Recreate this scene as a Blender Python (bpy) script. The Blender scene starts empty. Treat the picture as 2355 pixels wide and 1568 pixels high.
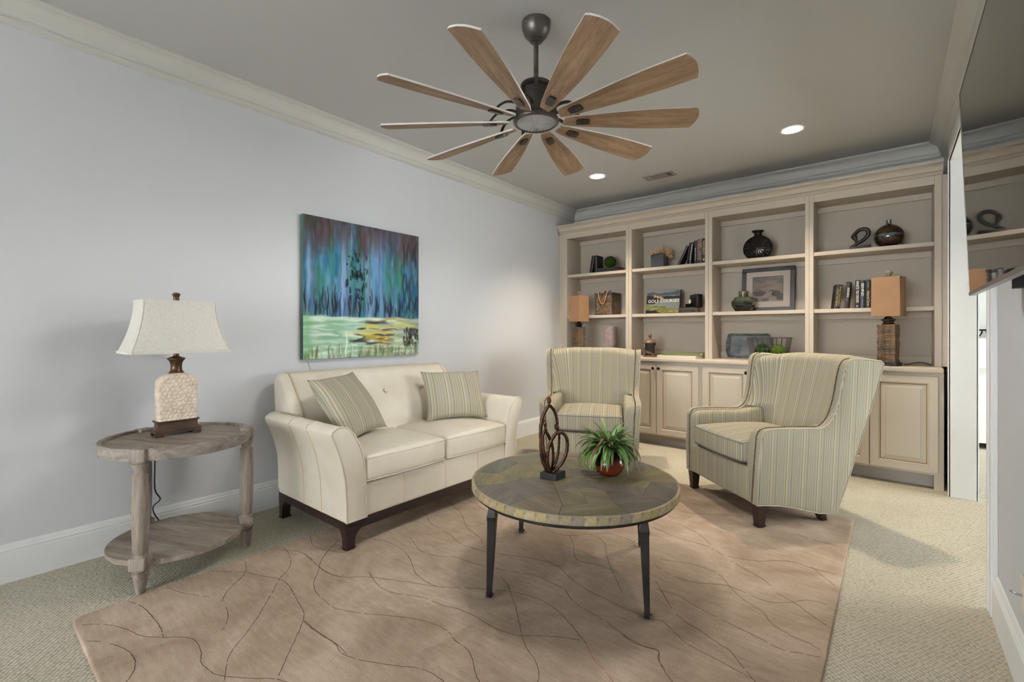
import bpy, bmesh, math, random
import numpy as np
from mathutils import Vector, Matrix

scene = bpy.context.scene
COL = scene.collection
PI = math.pi
random.seed(7)
RNG = np.random.RandomState(5)

# ------------------------------------------------------------------ camera
F_PX, CX_PX, CY_PX, YAW, CAM_H = 1068.0, 1177.5, 764.0, math.radians(39.25), 1.17
cam_data = bpy.data.cameras.new('camera')
cam_data.sensor_fit = 'HORIZONTAL'
cam_data.sensor_width = 36.0
cam_data.lens = F_PX / 2355.0 * 36.0
cam_data.shift_y = -(784.0 - CY_PX) / 2355.0
cam_data.clip_start = 0.02
cam = bpy.data.objects.new('camera', cam_data)
cam.location = (0, 0, CAM_H)
cam.rotation_euler = (math.radians(90), 0, YAW)
COL.objects.link(cam)
scene.camera = cam

# ------------------------------------------------------------------ world, exposure
scene.view_settings.view_transform = 'Standard'
scene.view_settings.look = 'None'
scene.view_settings.gamma = 1.0
scene.view_settings.use_curve_mapping = False
scene.view_settings.exposure = 0.1
world = bpy.data.worlds.new('world')
scene.world = world
world.use_nodes = True
wn = world.node_tree
wn.nodes['Background'].inputs[0].default_value = (0.9, 0.94, 1.0, 1)
wn.nodes['Background'].inputs[1].default_value = 1.0

# ------------------------------------------------------------------ room dimensions (metres, camera foot at the origin)
XL, XR, YB, YN, H = -3.21, 0.335, 5.21, -4.60, 2.737
DY0, DY1, DH = 2.80, 4.52, 2.387            # doorway in the right wall
BX1, BY1 = 4.0, 8.9                          # bedroom beyond it

def area_light(name, loc, rot, sx, sy, power, color):
    l = bpy.data.lights.new(name, 'AREA')
    l.shape = 'RECTANGLE'; l.size = sx; l.size_y = sy; l.energy = power; l.color = color
    o = bpy.data.objects.new(name, l); o.location = loc; o.rotation_euler = rot
    COL.objects.link(o)
    return o
# fill through an added, unseen window behind the camera; daylight through the bedroom window
area_light('added_window_fill', (-1.30, YN - 0.12, 1.45), (math.radians(90), 0, 0), 2.5, 1.75, 250, (0.95, 0.98, 1.0))
area_light('bedroom_daylight', (BX1 + 0.14, 5.2, 1.5), (math.radians(90), 0, math.radians(90)), 3.3, 1.8, 260, (0.95, 0.99, 1.0))

# ------------------------------------------------------------------ pixel -> point on a plane of the room
FWD = Vector((-math.sin(YAW), math.cos(YAW), 0)); RGT = Vector((math.cos(YAW), math.sin(YAW), 0))
CAM = Vector((0, 0, CAM_H))
def ray(u, v): return FWD + RGT * ((u - CX_PX) / F_PX) - Vector((0, 0, 1)) * ((v - CY_PX) / F_PX)
def at_z(u, v, z):
    d = ray(u, v); return CAM + d * ((z - CAM.z) / d.z)
def at_y(u, v, y):
    d = ray(u, v); return CAM + d * (y / d.y)
def at_x(u, v, x):
    d = ray(u, v); return CAM + d * (x / d.x)

# ------------------------------------------------------------------ materials
def lin(c):
    out = []
    for x in c[:3]:
        x = x / 255.0
        out.append(x / 12.92 if x <= 0.04045 else ((x + 0.055) / 1.055) ** 2.4)
    return tuple(out) + (1.0,)
MATS = {}
class NT:
    def __init__(s, name):
        s.m = bpy.data.materials.new(name); s.m.use_nodes = True
        s.t = s.m.node_tree; s.b = s.t.nodes['Principled BSDF']
        MATS[name] = s.m
    def n(s, typ, **kw):
        nd = s.t.nodes.new(typ)
        for k, v in kw.items():
            if k.startswith('i_'):
                nd.inputs[k[2:].replace('_', ' ')].default_value = v
            else: setattr(nd, k, v)
        return nd
    def l(s, a, b): s.t.links.new(a, b)
    def coords(s, scale=(1, 1, 1), kind='Object', rot=(0, 0, 0)):
        tc = s.n('ShaderNodeTexCoord'); mp = s.n('ShaderNodeMapping')
        mp.inputs['Scale'].default_value = scale; mp.inputs['Rotation'].default_value = rot
        s.l(tc.outputs[kind], mp.inputs['Vector']); return mp.outputs['Vector']
    def noise(s, vec, scale, detail=4, rough=0.55, dist=0.0):
        nd = s.n('ShaderNodeTexNoise')
        nd.inputs['Scale'].default_value = scale; nd.inputs['Detail'].default_value = detail
        nd.inputs['Roughness'].default_value = rough; nd.inputs['Distortion'].default_value = dist
        if vec is not None: s.l(vec, nd.inputs['Vector'])
        return nd.outputs['Fac']
    def ramp(s, fac, stops, interp='LINEAR'):
        r = s.n('ShaderNodeValToRGB'); cr = r.color_ramp; cr.interpolation = interp
        while len(cr.elements) < len(stops): cr.elements.new(0.5)
        for e, (p, c) in zip(cr.elements, stops):
            e.position = p; e.color = lin(c)
        s.l(fac, r.inputs['Fac']); return r.outputs['Color']
    def bump(s, height, strength=0.3, dist=0.01):
        b = s.n('ShaderNodeBump'); b.inputs['Strength'].default_value = strength
        b.inputs['Distance'].default_value = dist
        s.l(height, b.inputs['Height']); s.l(b.outputs['Normal'], s.b.inputs['Normal'])
    def base(s, color=None, rough=0.5, metal=0.0, spec=0.5):
        if color is not None:
            if isinstance(color, tuple): s.b.inputs['Base Color'].default_value = lin(color)
            else: s.l(color, s.b.inputs['Base Color'])
        s.b.inputs['Roughness'].default_value = rough; s.b.inputs['Metallic'].default_value = metal
        s.b.inputs['Specular IOR Level'].default_value = spec
def plain(name, c, rough=0.5, metal=0.0, spec=0.5, var=0.0, vscale=6.0, bump=0.0, bscale=60.0):
    m = NT(name)
    if var > 0 or bump > 0:
        v = m.coords()
    if var > 0:
        f = m.noise(v, vscale, 3)
        lo = tuple(max(0, x * (1 - var)) for x in c); hi = tuple(min(255, x * (1 + var)) for x in c)
        m.base(m.ramp(f, [(0.3, lo), (0.7, hi)]), rough, metal, spec)
    else: m.base(c, rough, metal, spec)
    if bump > 0: m.bump(m.noise(v, bscale, 3), bump, 0.004)
    return m.m
def wood(name, dark, mid, light, scale=(1, 12, 12), rough=0.5, nscale=3.0, fine=40.0, spec=0.4, bump=0.15):
    m = NT(name); v = m.coords(scale)
    f1 = m.noise(v, nscale, 5, 0.6, 0.6); v2 = m.coords(tuple(x * 3 for x in scale)); f2 = m.noise(v2, nscale * 3, 4, 0.7)
    mx = m.n('ShaderNodeMath', operation='ADD'); m.l(f1, mx.inputs[0])
    ml = m.n('ShaderNodeMath', operation='MULTIPLY'); m.l(f2, ml.inputs[0]); ml.inputs[1].default_value = 0.5
    m.l(ml.outputs[0], mx.inputs[1])
    dv = m.n('ShaderNodeMath', operation='DIVIDE'); m.l(mx.outputs[0], dv.inputs[0]); dv.inputs[1].default_value = 1.5
    m.base(m.ramp(dv.outputs[0], [(0.33, dark), (0.5, mid), (0.67, light)]), rough, 0, spec)
    m.bump(dv.outputs[0], bump, 0.003)
    return m.m

plain('wall_paint', (202, 203, 205), 0.9, spec=0.2, bump=0.04, bscale=220)
plain('ceiling_paint', (190, 189, 187), 0.95, spec=0.1)
plain('trim_white', (226, 227, 226), 0.45, spec=0.4)
plain('crown_white', (196, 195, 188), 0.5, spec=0.3)
plain('cabinet_paint', (187, 176, 160), 0.5, spec=0.4, var=0.015, vscale=2)
plain('cabinet_glaze', (140, 116, 86), 0.6)
plain('cabinet_back', (178, 169, 156), 0.7, spec=0.2, bump=0.05, bscale=300)
plain('toe_grey', (160, 153, 146), 0.6)
plain('knob_black', (26, 25, 25), 0.35, 0.6)
def m_carpet():
    m = NT('carpet_loop'); v = m.coords((1, 1, 1))
    vo = m.n('ShaderNodeTexVoronoi'); vo.inputs['Scale'].default_value = 78.0; vo.inputs['Randomness'].default_value = 0.35
    mp = m.coords((1.0, 0.8, 1.0), rot=(0, 0, 0.6)); m.l(mp, vo.inputs['Vector'])
    inv = m.n('ShaderNodeMath', operation='SUBTRACT'); inv.inputs[0].default_value = 1.0; m.l(vo.outputs['Distance'], inv.inputs[1])
    f = m.noise(v, 0.9, 3)
    c1 = m.ramp(vo.outputs['Distance'], [(0.2, (197, 190, 173)), (0.55, (179, 173, 155)), (0.85, (145, 139, 122))])
    c2 = m.ramp(f, [(0.3, (232, 232, 228)), (0.7, (255, 255, 255))])
    mx = m.n('ShaderNodeMix', data_type='RGBA', blend_type='MULTIPLY'); mx.inputs[0].default_value = 1.0
    m.l(c1, mx.inputs[6]); m.l(c2, mx.inputs[7])
    m.base(mx.outputs[2], 0.95, 0, 0.1); m.bump(inv.outputs[0], 0.9, 0.006)
m_carpet()
def m_rug():
    m = NT('rug_wool'); v = m.coords((1, 1, 1))
    f1 = m.noise(v, 2.6, 5, 0.6, 0.8); f2 = m.noise(m.coords((1, 6, 1), rot=(0, 0, 0.9)), 9, 4, 0.7); f3 = m.noise(v, 260, 2)
    a = m.n('ShaderNodeMath', operation='MULTIPLY_ADD'); m.l(f2, a.inputs[0]); a.inputs[1].default_value = 0.45; m.l(f1, a.inputs[2])
    b = m.n('ShaderNodeMath', operation='MULTIPLY_ADD'); m.l(f3, b.inputs[0]); b.inputs[1].default_value = 0.35; m.l(a.outputs[0], b.inputs[2])
    d = m.n('ShaderNodeMath', operation='DIVIDE'); m.l(b.outputs[0], d.inputs[0]); d.inputs[1].default_value = 1.8
    m.base(m.ramp(d.outputs[0], [(0.38, (143, 124, 105)), (0.5, (165, 146, 127)), (0.62, (185, 166, 148))]), 0.95, 0, 0.1)
    m.bump(f3, 0.35, 0.004)
m_rug()
plain('rug_line', (80, 56, 44), 0.95, spec=0.1)
plain('rug_line_rust', (158, 84, 56), 0.95, spec=0.1)
def m_leather():
    m = NT('cream_leather'); v = m.coords()
    f = m.noise(v, 3.5, 4, 0.6); vo = m.n('ShaderNodeTexVoronoi'); vo.inputs['Scale'].default_value = 260.0; m.l(v, vo.inputs['Vector'])
    m.base(m.ramp(f, [(0.3, (208, 199, 180)), (0.7, (222, 214, 197))]), 0.42, 0, 0.45)
    m.bump(vo.outputs['Distance'], 0.08, 0.002)
m_leather()
plain('leather_seam', (196, 178, 146), 0.5)
plain('espresso_wood', (40, 27, 24), 0.28, spec=0.5, var=0.15, vscale=8)
STRIPE = [(0, (205, 200, 188)), (.05, (150, 150, 144)), (.09, (203, 199, 189)), (.13, (128, 131, 129)), (.16, (196, 194, 186)),
          (.20, (189, 178, 132)), (.235, (168, 165, 155)), (.30, (208, 204, 194)), (.335, (138, 140, 137)), (.36, (205, 201, 191)),
          (.39, (138, 140, 137)), (.415, (205, 201, 191)), (.445, (140, 142, 138)), (.47, (196, 192, 181)), (.54, (178, 166, 122)),
          (.575, (160, 157, 147)), (.63, (211, 207, 198)), (.70, (146, 147, 142)), (.73, (198, 195, 186)), (.78, (120, 123, 121)),
          (.805, (200, 197, 188)), (.86, (186, 174, 128)), (.895, (170, 167, 157)), (.95, (150, 151, 146))]
def m_stripe(name, period, tint=1.0):
    m = NT(name)
    at = m.n('ShaderNodeAttribute', attribute_name='su')
    q = m.n('ShaderNodeMath', operation='DIVIDE'); m.l(at.outputs['Fac'], q.inputs[0]); q.inputs[1].default_value = period
    fr = m.n('ShaderNodeMath', operation='FRACT'); m.l(q.outputs[0], fr.inputs[0])
    c = m.ramp(fr.outputs[0], [(p, (min(255, cc[0] * tint * 1.02), cc[1] * tint, cc[2] * tint * .94)) for p, cc in STRIPE], 'CONSTANT')
    m.base(c, 0.85, 0, 0.2)
    m.bump(m.noise(m.coords(), 500, 2), 0.15, 0.002)
m_stripe('stripe_upholstery', 0.105, .83)
m_stripe('stripe_pillow', 0.13, 0.86)
plain('stripe_welt', (108, 110, 106), 0.8)
plain('nailhead', (92, 78, 58), 0.3, 0.85)
wood('weathered_wood', (96, 84, 74), (137, 125, 113), (165, 155, 144), (1.2, 9, 9), 0.6, 2.4)
wood('weathered_wood_leg', (98, 87, 78), (140, 129, 118), (166, 156, 146), (7, 7, 0.9), 0.6, 3.0)
wood('weathered_wood_rim', (84, 76, 70), (133, 124, 115), (160, 152, 144), (4, 4, 9), 0.6, 3.0)
plain('bronze_dark', (74, 56, 44), 0.42, 0.35, var=0.25, vscale=9)
plain('bronze_neck', (84, 60, 42), 0.3, 0.6, var=0.2, vscale=8)
def m_ceramic():
    m = NT('cream_ceramic'); v = m.coords()
    m.base(m.ramp(m.noise(v, 30, 3), [(0.3, (206, 188, 166)), (0.7, (232, 219, 201))]), 0.22, 0, 0.5)
m_ceramic()
def m_linen():
    m = NT('linen_shade'); v = m.coords((1, 1, 1))
    f = m.noise(m.coords((140, 140, 30)), 3, 2); g = m.noise(m.coords((30, 30, 160)), 3, 2)
    a = m.n('ShaderNodeMath', operation='ADD'); m.l(f, a.inputs[0]); m.l(g, a.inputs[1])
    d = m.n('ShaderNodeMath', operation='DIVIDE'); m.l(a.outputs[0], d.inputs[0]); d.inputs[1].default_value = 2
    m.base(m.ramp(d.outputs[0], [(0.35, (200, 196, 186)), (0.65, (222, 219, 210))]), 0.9, 0, 0.1)
    m.bump(d.outputs[0], 0.2, 0.002)
m_linen()
plain('shade_inner', (235, 230, 218), 0.9, spec=0.1)
plain('cord_black', (18, 17, 17), 0.5)
plain('cord_white', (225, 225, 222), 0.5)
OLIVE = [((62, 56, 43), (98, 91, 69), (118, 112, 84)), ((68, 60, 50), (102, 92, 75), (120, 110, 91)),
         ((58, 56, 48), (88, 86, 73), (106, 104, 88)), ((70, 64, 42), (106, 98, 67), (126, 116, 80)),
         ((60, 55, 50), (90, 83, 74), (110, 101, 91))]
for i, (a, b, c) in enumerate(OLIVE):
    wood('parquet_%d' % i, a, b, c, (14, 1.6, 14), 0.42, 2.6, spec=0.4)
for i, c in enumerate([(128, 117, 94), (142, 128, 90), (118, 108, 94), (146, 132, 104)]):
    plain('edge_%d' % i, c, 0.5, var=0.22, vscale=25)
plain('iron_dark', (44, 42, 41), 0.42, 0.55, var=0.2, vscale=12)
plain('base_black', (22, 22, 23), 0.5)
def m_bronze():
    m = NT('copper_bronze'); v = m.coords()
    m.base(m.ramp(m.noise(v, 22, 4), [(0.3, (50, 34, 27)), (0.6, (88, 58, 42)), (0.75, (120, 80, 56))]), 0.32, 0.75)
m_bronze()
def m_pot():
    m = NT('pot_glaze'); v = m.coords()
    sx = m.n('ShaderNodeSeparateXYZ'); m.l(v, sx.inputs[0])
    f = m.noise(v, 14, 3)
    a = m.n('ShaderNodeMath', operation='MULTIPLY_ADD'); m.l(f, a.inputs[0]); a.inputs[1].default_value = 0.04; m.l(sx.outputs[2], a.inputs[2])
    d = m.n('ShaderNodeMath', operation='DIVIDE'); m.l(a.outputs[0], d.inputs[0]); d.inputs[1].default_value = 0.15
    m.base(m.ramp(d.outputs[0], [(0.1, (40, 14, 10)), (0.35, (110, 42, 24)), (0.6, (92, 34, 22)), (0.85, (38, 16, 14))]), 0.12, 0, 0.6)
m_pot()
def m_leaf():
    m = NT('leaf_green'); oi = m.n('ShaderNodeObjectInfo')
    at = m.n('ShaderNodeAttribute', attribute_name='su')
    c1 = m.ramp(oi.outputs['Random'], [(0.0, (66, 100, 44)), (0.35, (88, 128, 58)), (0.7, (112, 146, 78)), (0.9, (84, 92, 52)), (1.0, (120, 82, 58))])
    mx = m.n('ShaderNodeMix', data_type='RGBA'); m.l(at.outputs['Fac'], mx.inputs[0]); m.l(c1, mx.inputs[6]); mx.inputs[7].default_value = lin((104, 72, 54))
    m.base(mx.outputs[2], 0.4, 0, 0.5)
m_leaf()
def m_moss(name, lo, hi):
    m = NT(name); v = m.coords()
    m.base(m.ramp(m.noise(v, 70, 3, 0.7), [(0.35, lo), (0.65, hi)]), 0.9, 0, 0.1)
m_moss('moss_dark', (22, 48, 12), (66, 96, 34)); m_moss('moss_light', (48, 84, 16), (104, 136, 44)); m_moss('boxwood', (16, 34, 12), (60, 88, 40))
plain('fan_metal', (92, 87, 81), 0.36, 0.7, var=0.25, vscale=10)
plain('fan_metal_dark', (68, 63, 58), 0.36, 0.6, var=0.2, vscale=10)
wood('fan_blade_wood', (106, 83, 62), (148, 121, 94), (174, 147, 118), (1.2, 12, 12), 0.55, 2.2)
plain('fan_blade_white', (222, 218, 212), 0.5)
def m_glass_lens():
    m = NT('fan_lens'); m.base((196, 196, 200), 0.15, 0, 0.6)
    m.b.inputs['Transmission Weight'].default_value = 0.35
m_glass_lens()
m = NT('clear_plastic'); m.base((245, 248, 250), 0.08, 0, 0.5); m.b.inputs['Transmission Weight'].default_value = 1.0; m.b.inputs['IOR'].default_value = 1.2
m = NT('window_glass'); m.base((255, 255, 255), 0.0, 0, 0.5); m.b.inputs['Transmission Weight'].default_value = 1.0; m.b.inputs['IOR'].default_value = 1.02
m = NT('lamp_glow'); m.base((255, 244, 224), 0.5); m.b.inputs['Emission Color'].default_value = (1.0, 0.86, 0.66, 1); m.b.inputs['Emission Strength'].default_value = 9.0
m = NT('tv_screen'); m.base((7, 7, 8), 0.03, 0, 0.5); m.b.inputs['IOR'].default_value = 2.1
plain('tv_bezel', (120, 118, 115), 0.3, 0.6); plain('tv_plastic', (20, 20, 21), 0.45)
plain('book_black', (23, 22, 23), 0.45, var=0.2, vscale=20); plain('book_navy', (24, 27, 38), 0.35); plain('book_brown', (52, 40, 33), 0.5)
plain('book_page', (206, 198, 182), 0.8); plain('book_olive', (104, 104, 70), 0.5); plain('page_gilt', (112, 74, 48), 0.6)
plain('ink_white', (226, 224, 216), 0.5); plain('ink_gold', (196, 168, 96), 0.4, 0.3); plain('ink_pink', (196, 150, 142), 0.5)
plain('ink_dark', (44, 34, 28), 0.7)
plain('pot_charcoal', (52, 56, 60), 0.4, var=0.15, vscale=6)
plain('coral_tan', (196, 160, 120), 0.8, var=0.2, vscale=40)
plain('lantern_metal', (78, 84, 90), 0.45, 0.6, var=0.2, vscale=15); plain('lantern_wood', (112, 88, 66), 0.8, var=0.3, vscale=40)
plain('rope_jute', (176, 134, 98), 0.9, bump=0.5, bscale=200)
wood('veneer_shade', (150, 106, 70), (178, 132, 92), (196, 152, 112), (2, 2, 14), 0.65, 2.0)
plain('veneer_shade_b', (143, 110, 80), 0.7, var=0.06, vscale=5)
def m_stone(name, i):
    m = NT(name); v = m.coords()
    pal = [[(56, 48, 40), (98, 84, 68), (130, 112, 92)], [(60, 48, 40), (108, 86, 66), (140, 112, 90)], [(52, 46, 42), (88, 78, 66), (118, 106, 92)]][i]
    m.base(m.ramp(m.noise(v, 30, 5, 0.7), [(0.3, pal[0]), (0.5, pal[1]), (0.7, pal[2])]), 0.85, 0, 0.2); m.bump(m.noise(v, 60, 4), 0.8, 0.01)
for i in range(3): m_stone('stone_%d' % i, i)
plain('chrome_dark', (92, 84, 78), 0.18, 0.9); plain('finial_resin', (128, 118, 96), 0.35)
def m_vase_grey():
    m = NT('vase_mauve'); v = m.coords()
    m.base(m.ramp(m.noise(v, 16, 4), [(0.3, (128, 112, 110)), (0.7, (164, 148, 144))]), 0.25, 0, 0.5); m.bump(m.noise(v, 26, 4, 0.6, 1.5), 0.9, 0.02)
m_vase_grey()
plain('jar_bronze', (112, 88, 72), 0.45, 0.35, var=0.3, vscale=30); plain('jar_dark', (30, 26, 24), 0.7)
plain('gunmetal_glaze', (52, 50, 48), 0.16, 0.75)
def m_greenvase():
    m = NT('vase_green'); v = m.coords(); sx = m.n('ShaderNodeSeparateXYZ'); m.l(v, sx.inputs[0])
    f = m.noise(m.coords((40, 40, 4)), 2, 3)
    a = m.n('ShaderNodeMath', operation='MULTIPLY_ADD'); m.l(f, a.inputs[0]); a.inputs[1].default_value = 0.06; m.l(sx.outputs[2], a.inputs[2])
    d = m.n('ShaderNodeMath', operation='DIVIDE'); m.l(a.outputs[0], d.inputs[0]); d.inputs[1].default_value = 0.24
    m.base(m.ramp(d.outputs[0], [(0.2, (20, 20, 20)), (0.45, (36, 40, 38)), (0.62, (84, 88, 70)), (0.78, (58, 66, 50)), (0.92, (112, 96, 66))]), 0.12, 0, 0.6)
m_greenvase()
def m_bronzevase():
    m = NT('vase_copper'); v = m.coords(); sx = m.n('ShaderNodeSeparateXYZ'); m.l(v, sx.inputs[0])
    f = m.noise(v, 18, 3)
    a = m.n('ShaderNodeMath', operation='MULTIPLY_ADD'); m.l(f, a.inputs[0]); a.inputs[1].default_value = 0.03; m.l(sx.outputs[2], a.inputs[2])
    d = m.n('ShaderNodeMath', operation='DIVIDE'); m.l(a.outputs[0], d.inputs[0]); d.inputs[1].default_value = 0.22
    m.base(m.ramp(d.outputs[0], [(0.1, (54, 44, 38)), (0.35, (96, 76, 62)), (0.46, (52, 56, 54)), (0.53, (112, 124, 120)), (0.6, (60, 60, 56)), (0.68, (100, 74, 56)), (0.9, (74, 58, 46)), (1.0, (110, 128, 116))]), 0.12, 0.7)
m_bronzevase()
plain('sculpture_black', (24, 22, 22), 0.35); plain('frame_black', (34, 34, 38), 0.4); plain('mat_board', (206, 192, 180), 0.9)
plain('tray_grey', (86, 90, 92), 0.5, 0.2, var=0.25, vscale=12); plain('tray_edge', (120, 124, 124), 0.5, 0.2, var=0.3, vscale=18)
plain('wire_rust', (84, 74, 68), 0.5, 0.6, var=0.3, vscale=20)
plain('camera_black', (20, 19, 19), 0.45); plain('clock_face', (224, 218, 204), 0.5); plain('brass', (160, 128, 76), 0.3, 0.8)
plain('canvas_edge', (62, 90, 82), 0.8, var=0.1)
plain('bed_white', (232, 232, 226), 0.9, spec=0.1, bump=0.3, bscale=30); plain('pillow_white', (236, 235, 229), 0.9, spec=0.1)
plain('bed_iron', (40, 40, 42), 0.5, 0.5); plain('bedroom_wall', (225, 226, 220), 0.9, spec=0.1)
plain('outlet_plate', (214, 210, 196), 0.5); plain('steel', (170, 170, 170), 0.2, 0.9)
plain('vent_metal', (150, 145, 139), 0.6); plain('duct_shade', (70, 66, 62), 0.7)
def m_paint(name, rough=0.5):
    m = NT(name); a = m.n('ShaderNodeAttribute', attribute_name='pcol'); m.base(a.outputs['Color'], rough, 0, 0.3)
    return m
m_paint('painted_canvas', 0.8); m_paint('printed_cover', 0.25); m_paint('printed_photo', 0.3)
# ------------------------------------------------------------------ mesh helpers
class MB:
    def __init__(s): s.v = []; s.f = []; s.m = []; s.su = []
    def add(s, vs, fs, mi=0, su=None, mat=None):
        b = len(s.v)
        if mat is not None: vs = [mat @ Vector(p) for p in vs]
        s.v += [tuple(p) for p in vs]; s.f += [tuple(b + i for i in f) for f in fs]
        s.m += [mi] * len(fs)
        s.su += (list(su) if su is not None else [0.0] * len(vs))
        return s
    def box(s, x0, x1, y0, y1, z0, z1, mi=0, mat=None):
        v = [(x0, y0, z0), (x1, y0, z0), (x1, y1, z0), (x0, y1, z0), (x0, y0, z1), (x1, y0, z1), (x1, y1, z1), (x0, y1, z1)]
        f = [(0, 3, 2, 1), (4, 5, 6, 7), (0, 1, 5, 4), (1, 2, 6, 5), (2, 3, 7, 6), (3, 0, 4, 7)]
        return s.add(v, f, mi, None, mat)
    def loft(s, rings, closed=True, caps=True, mi=0, su=None, mat=None):
        n = len(rings[0]); v = [p for r in rings for p in r]; f = []
        for k in range(len(rings) - 1):
            for i in range(n if closed else n - 1):
                j = (i + 1) % n
                f.append((k * n + i, k * n + j, (k + 1) * n + j, (k + 1) * n + i))
        if caps and closed:
            f.append(tuple(reversed(range(n)))); f.append(tuple((len(rings) - 1) * n + i for i in range(n)))
        return s.add(v, f, mi, su, mat)
    def lathe(s, prof, seg=24, c=(0, 0, 0), mi=0, mat=None, caps=True):
        rings = [[(c[0] + r * math.cos(2 * PI * i / seg), c[1] + r * math.sin(2 * PI * i / seg), c[2] + z) for i in range(seg)] for r, z in prof]
        return s.loft(rings, True, caps, mi, None, mat)
    def tube(s, pts, r, seg=8, closed=False, mi=0, flat=1.0, mat=None, caps=True):
        P = [Vector(p) for p in pts]; n = len(P)
        R = r if isinstance(r, (list, tuple)) else [r] * n
        rings = []; prev = None
        for i in range(n):
            a = P[(i - 1) % n] if (closed or i > 0) else P[i]; b = P[(i + 1) % n] if (closed or i < n - 1) else P[i]
            t = (b - a).normalized()
            if prev is None:
                up = Vector((0, 0, 1)) if abs(t.z) < 0.9 else Vector((1, 0, 0))
                nn = t.cross(up).normalized()
            else:
                nn = (prev - t * prev.dot(t))
                nn = nn.normalized() if nn.length > 1e-6 else t.orthogonal().normalized()
            prev = nn; bb = t.cross(nn)
            rings.append([P[i] + (nn * math.cos(2 * PI * k / seg) + bb * (flat * math.sin(2 * PI * k / seg))) * R[i] for k in range(seg)])
        if closed: rings.append(rings[0])
        return s.loft(rings, True, caps and not closed, mi, None, mat)
    def prism(s, outline, z0, z1, mi=0, mat=None):
        return s.loft([[(x, y, z0) for x, y in outline], [(x, y, z1) for x, y in outline]], True, True, mi, None, mat)
    def sphere(s, c, r, seg=16, rings=10, sc=(1, 1, 1), mi=0, mat=None):
        prof = [(max(1e-4, math.sin(PI * k / rings)), -math.cos(PI * k / rings)) for k in range(rings + 1)]
        rr = [[(c[0] + r * sc[0] * a * math.cos(2 * PI * i / seg), c[1] + r * sc[1] * a * math.sin(2 * PI * i / seg), c[2] + r * sc[2] * z) for i in range(seg)] for a, z in prof]
        return s.loft(rr, True, True, mi, None, mat)
    def grid(s, fn, nu, nv, mi=0, su=None):
        v = []; q = []
        for j in range(nv + 1):
            for i in range(nu + 1):
                v.append(fn(i / nu, j / nv)); q.append(su(i / nu, j / nv) if su else 0.0)
        f = [(j * (nu + 1) + i, j * (nu + 1) + i + 1, (j + 1) * (nu + 1) + i + 1, (j + 1) * (nu + 1) + i) for j in range(nv) for i in range(nu)]
        return s.add(v, f, mi, q)
    def rbox(s, c, h, r, n=4, m=3, puff=None, mi=0, sufn=None, mat=None):
        """rounded box: centre c, half sizes h, edge radius r; puff(p) -> displaced p"""
        def steps(hh): 
            a = [-hh + r - r * math.cos(PI / 2 * k / m) if False else -hh + r * (1 - math.cos(PI / 2 * k / m)) for k in range(m + 1)]
            inner = [(-hh + r) + (2 * hh - 2 * r) * k / n for k in range(1, n)]
            b = [hh - r * (1 - math.cos(PI / 2 * (m - k) / m)) for k in range(m + 1)]
            return a + inner + b
        A = [steps(h[k]) for k in range(3)]
        for ax in range(3):
            u, w = (ax + 1) % 3, (ax + 2) % 3
            for sg in (-1, 1):
                vs = []; sus = []; nu, nw = len(A[u]), len(A[w])
                for b in A[w]:
                    for a in A[u]:
                        p = [0, 0, 0]; p[ax] = sg * h[ax]; p[u] = a; p[w] = b
                        q = [max(-(h[k] - r), min(h[k] - r, p[k])) for k in range(3)]
                        d = Vector([p[k] - q[k] for k in range(3)])
                        if d.length > 1e-9: d = d.normalized() * r
                        pt = Vector(q) + d
                        su_v = sufn(pt) if sufn else 0.0
                        if puff: pt = Vector(puff(pt))
                        vs.append(pt + Vector(c)); sus.append(su_v)
                fs = []
                for j in range(nw - 1):
                    for i in range(nu - 1):
                        q4 = (j * nu + i, j * nu + i + 1, (j + 1) * nu + i + 1, (j + 1) * nu + i)
                        fs.append(q4 if sg > 0 else tuple(reversed(q4)))
                s.add(vs, fs, mi, sus, mat)
        return s

def build(name, mb, mats, parent=None, smooth=None, merge=False, bevel=0.0, loc=None, rot=None):
    me = bpy.data.meshes.new(name)
    me.from_pydata(mb.v, [], mb.f)
    for mt in (mats if isinstance(mats, (list, tuple)) else [mats]): me.materials.append(MATS[mt])
    if any(mb.m): me.polygons.foreach_set('material_index', mb.m)
    if any(mb.su):
        at = me.attributes.new('su', 'FLOAT', 'POINT'); at.data.foreach_set('value', mb.su)
    bm = bmesh.new(); bm.from_mesh(me)
    if merge: bmesh.ops.remove_doubles(bm, verts=bm.verts, dist=1e-5)
    bmesh.ops.recalc_face_normals(bm, faces=bm.faces); bm.to_mesh(me); bm.free()
    me.update()
    if smooth is not None:
        me.polygons.foreach_set('use_smooth', [True] * len(me.polygons))
        me.set_sharp_from_angle(angle=math.radians(smooth))
    o = bpy.data.objects.new(name, me); COL.objects.link(o)
    if parent is not None: o.parent = parent
    if loc is not None: o.location = loc
    if rot is not None: o.rotation_euler = rot
    if bevel > 0:
        md = o.modifiers.new('bevel', 'BEVEL'); md.width = bevel; md.segments = 2; md.limit_method = 'ANGLE'; md.angle_limit = math.radians(40)
        md.harden_normals = False
    return o
def inst(name, src, parent=None, loc=None, rot=None):
    o = bpy.data.objects.new(name, src.data); COL.objects.link(o)
    o.parent = parent
    if loc is not None: o.location = loc
    if rot is not None: o.rotation_euler = rot
    return o
def tag(o, label, cat, group=None):
    o['label'] = label; o['category'] = cat
    if group: o['group'] = group
    return o
def struct(o): o['kind'] = 'structure'; return o
def thing(name, label, cat, loc=(0, 0, 0), rz=0.0, group=None, rot=None):
    o = bpy.data.objects.new(name, None); COL.objects.link(o)
    o.empty_display_size = 0.1; o.location = loc; o.rotation_euler = rot if rot else (0, 0, rz)
    return tag(o, label, cat, group)
_fonts = {}
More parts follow.
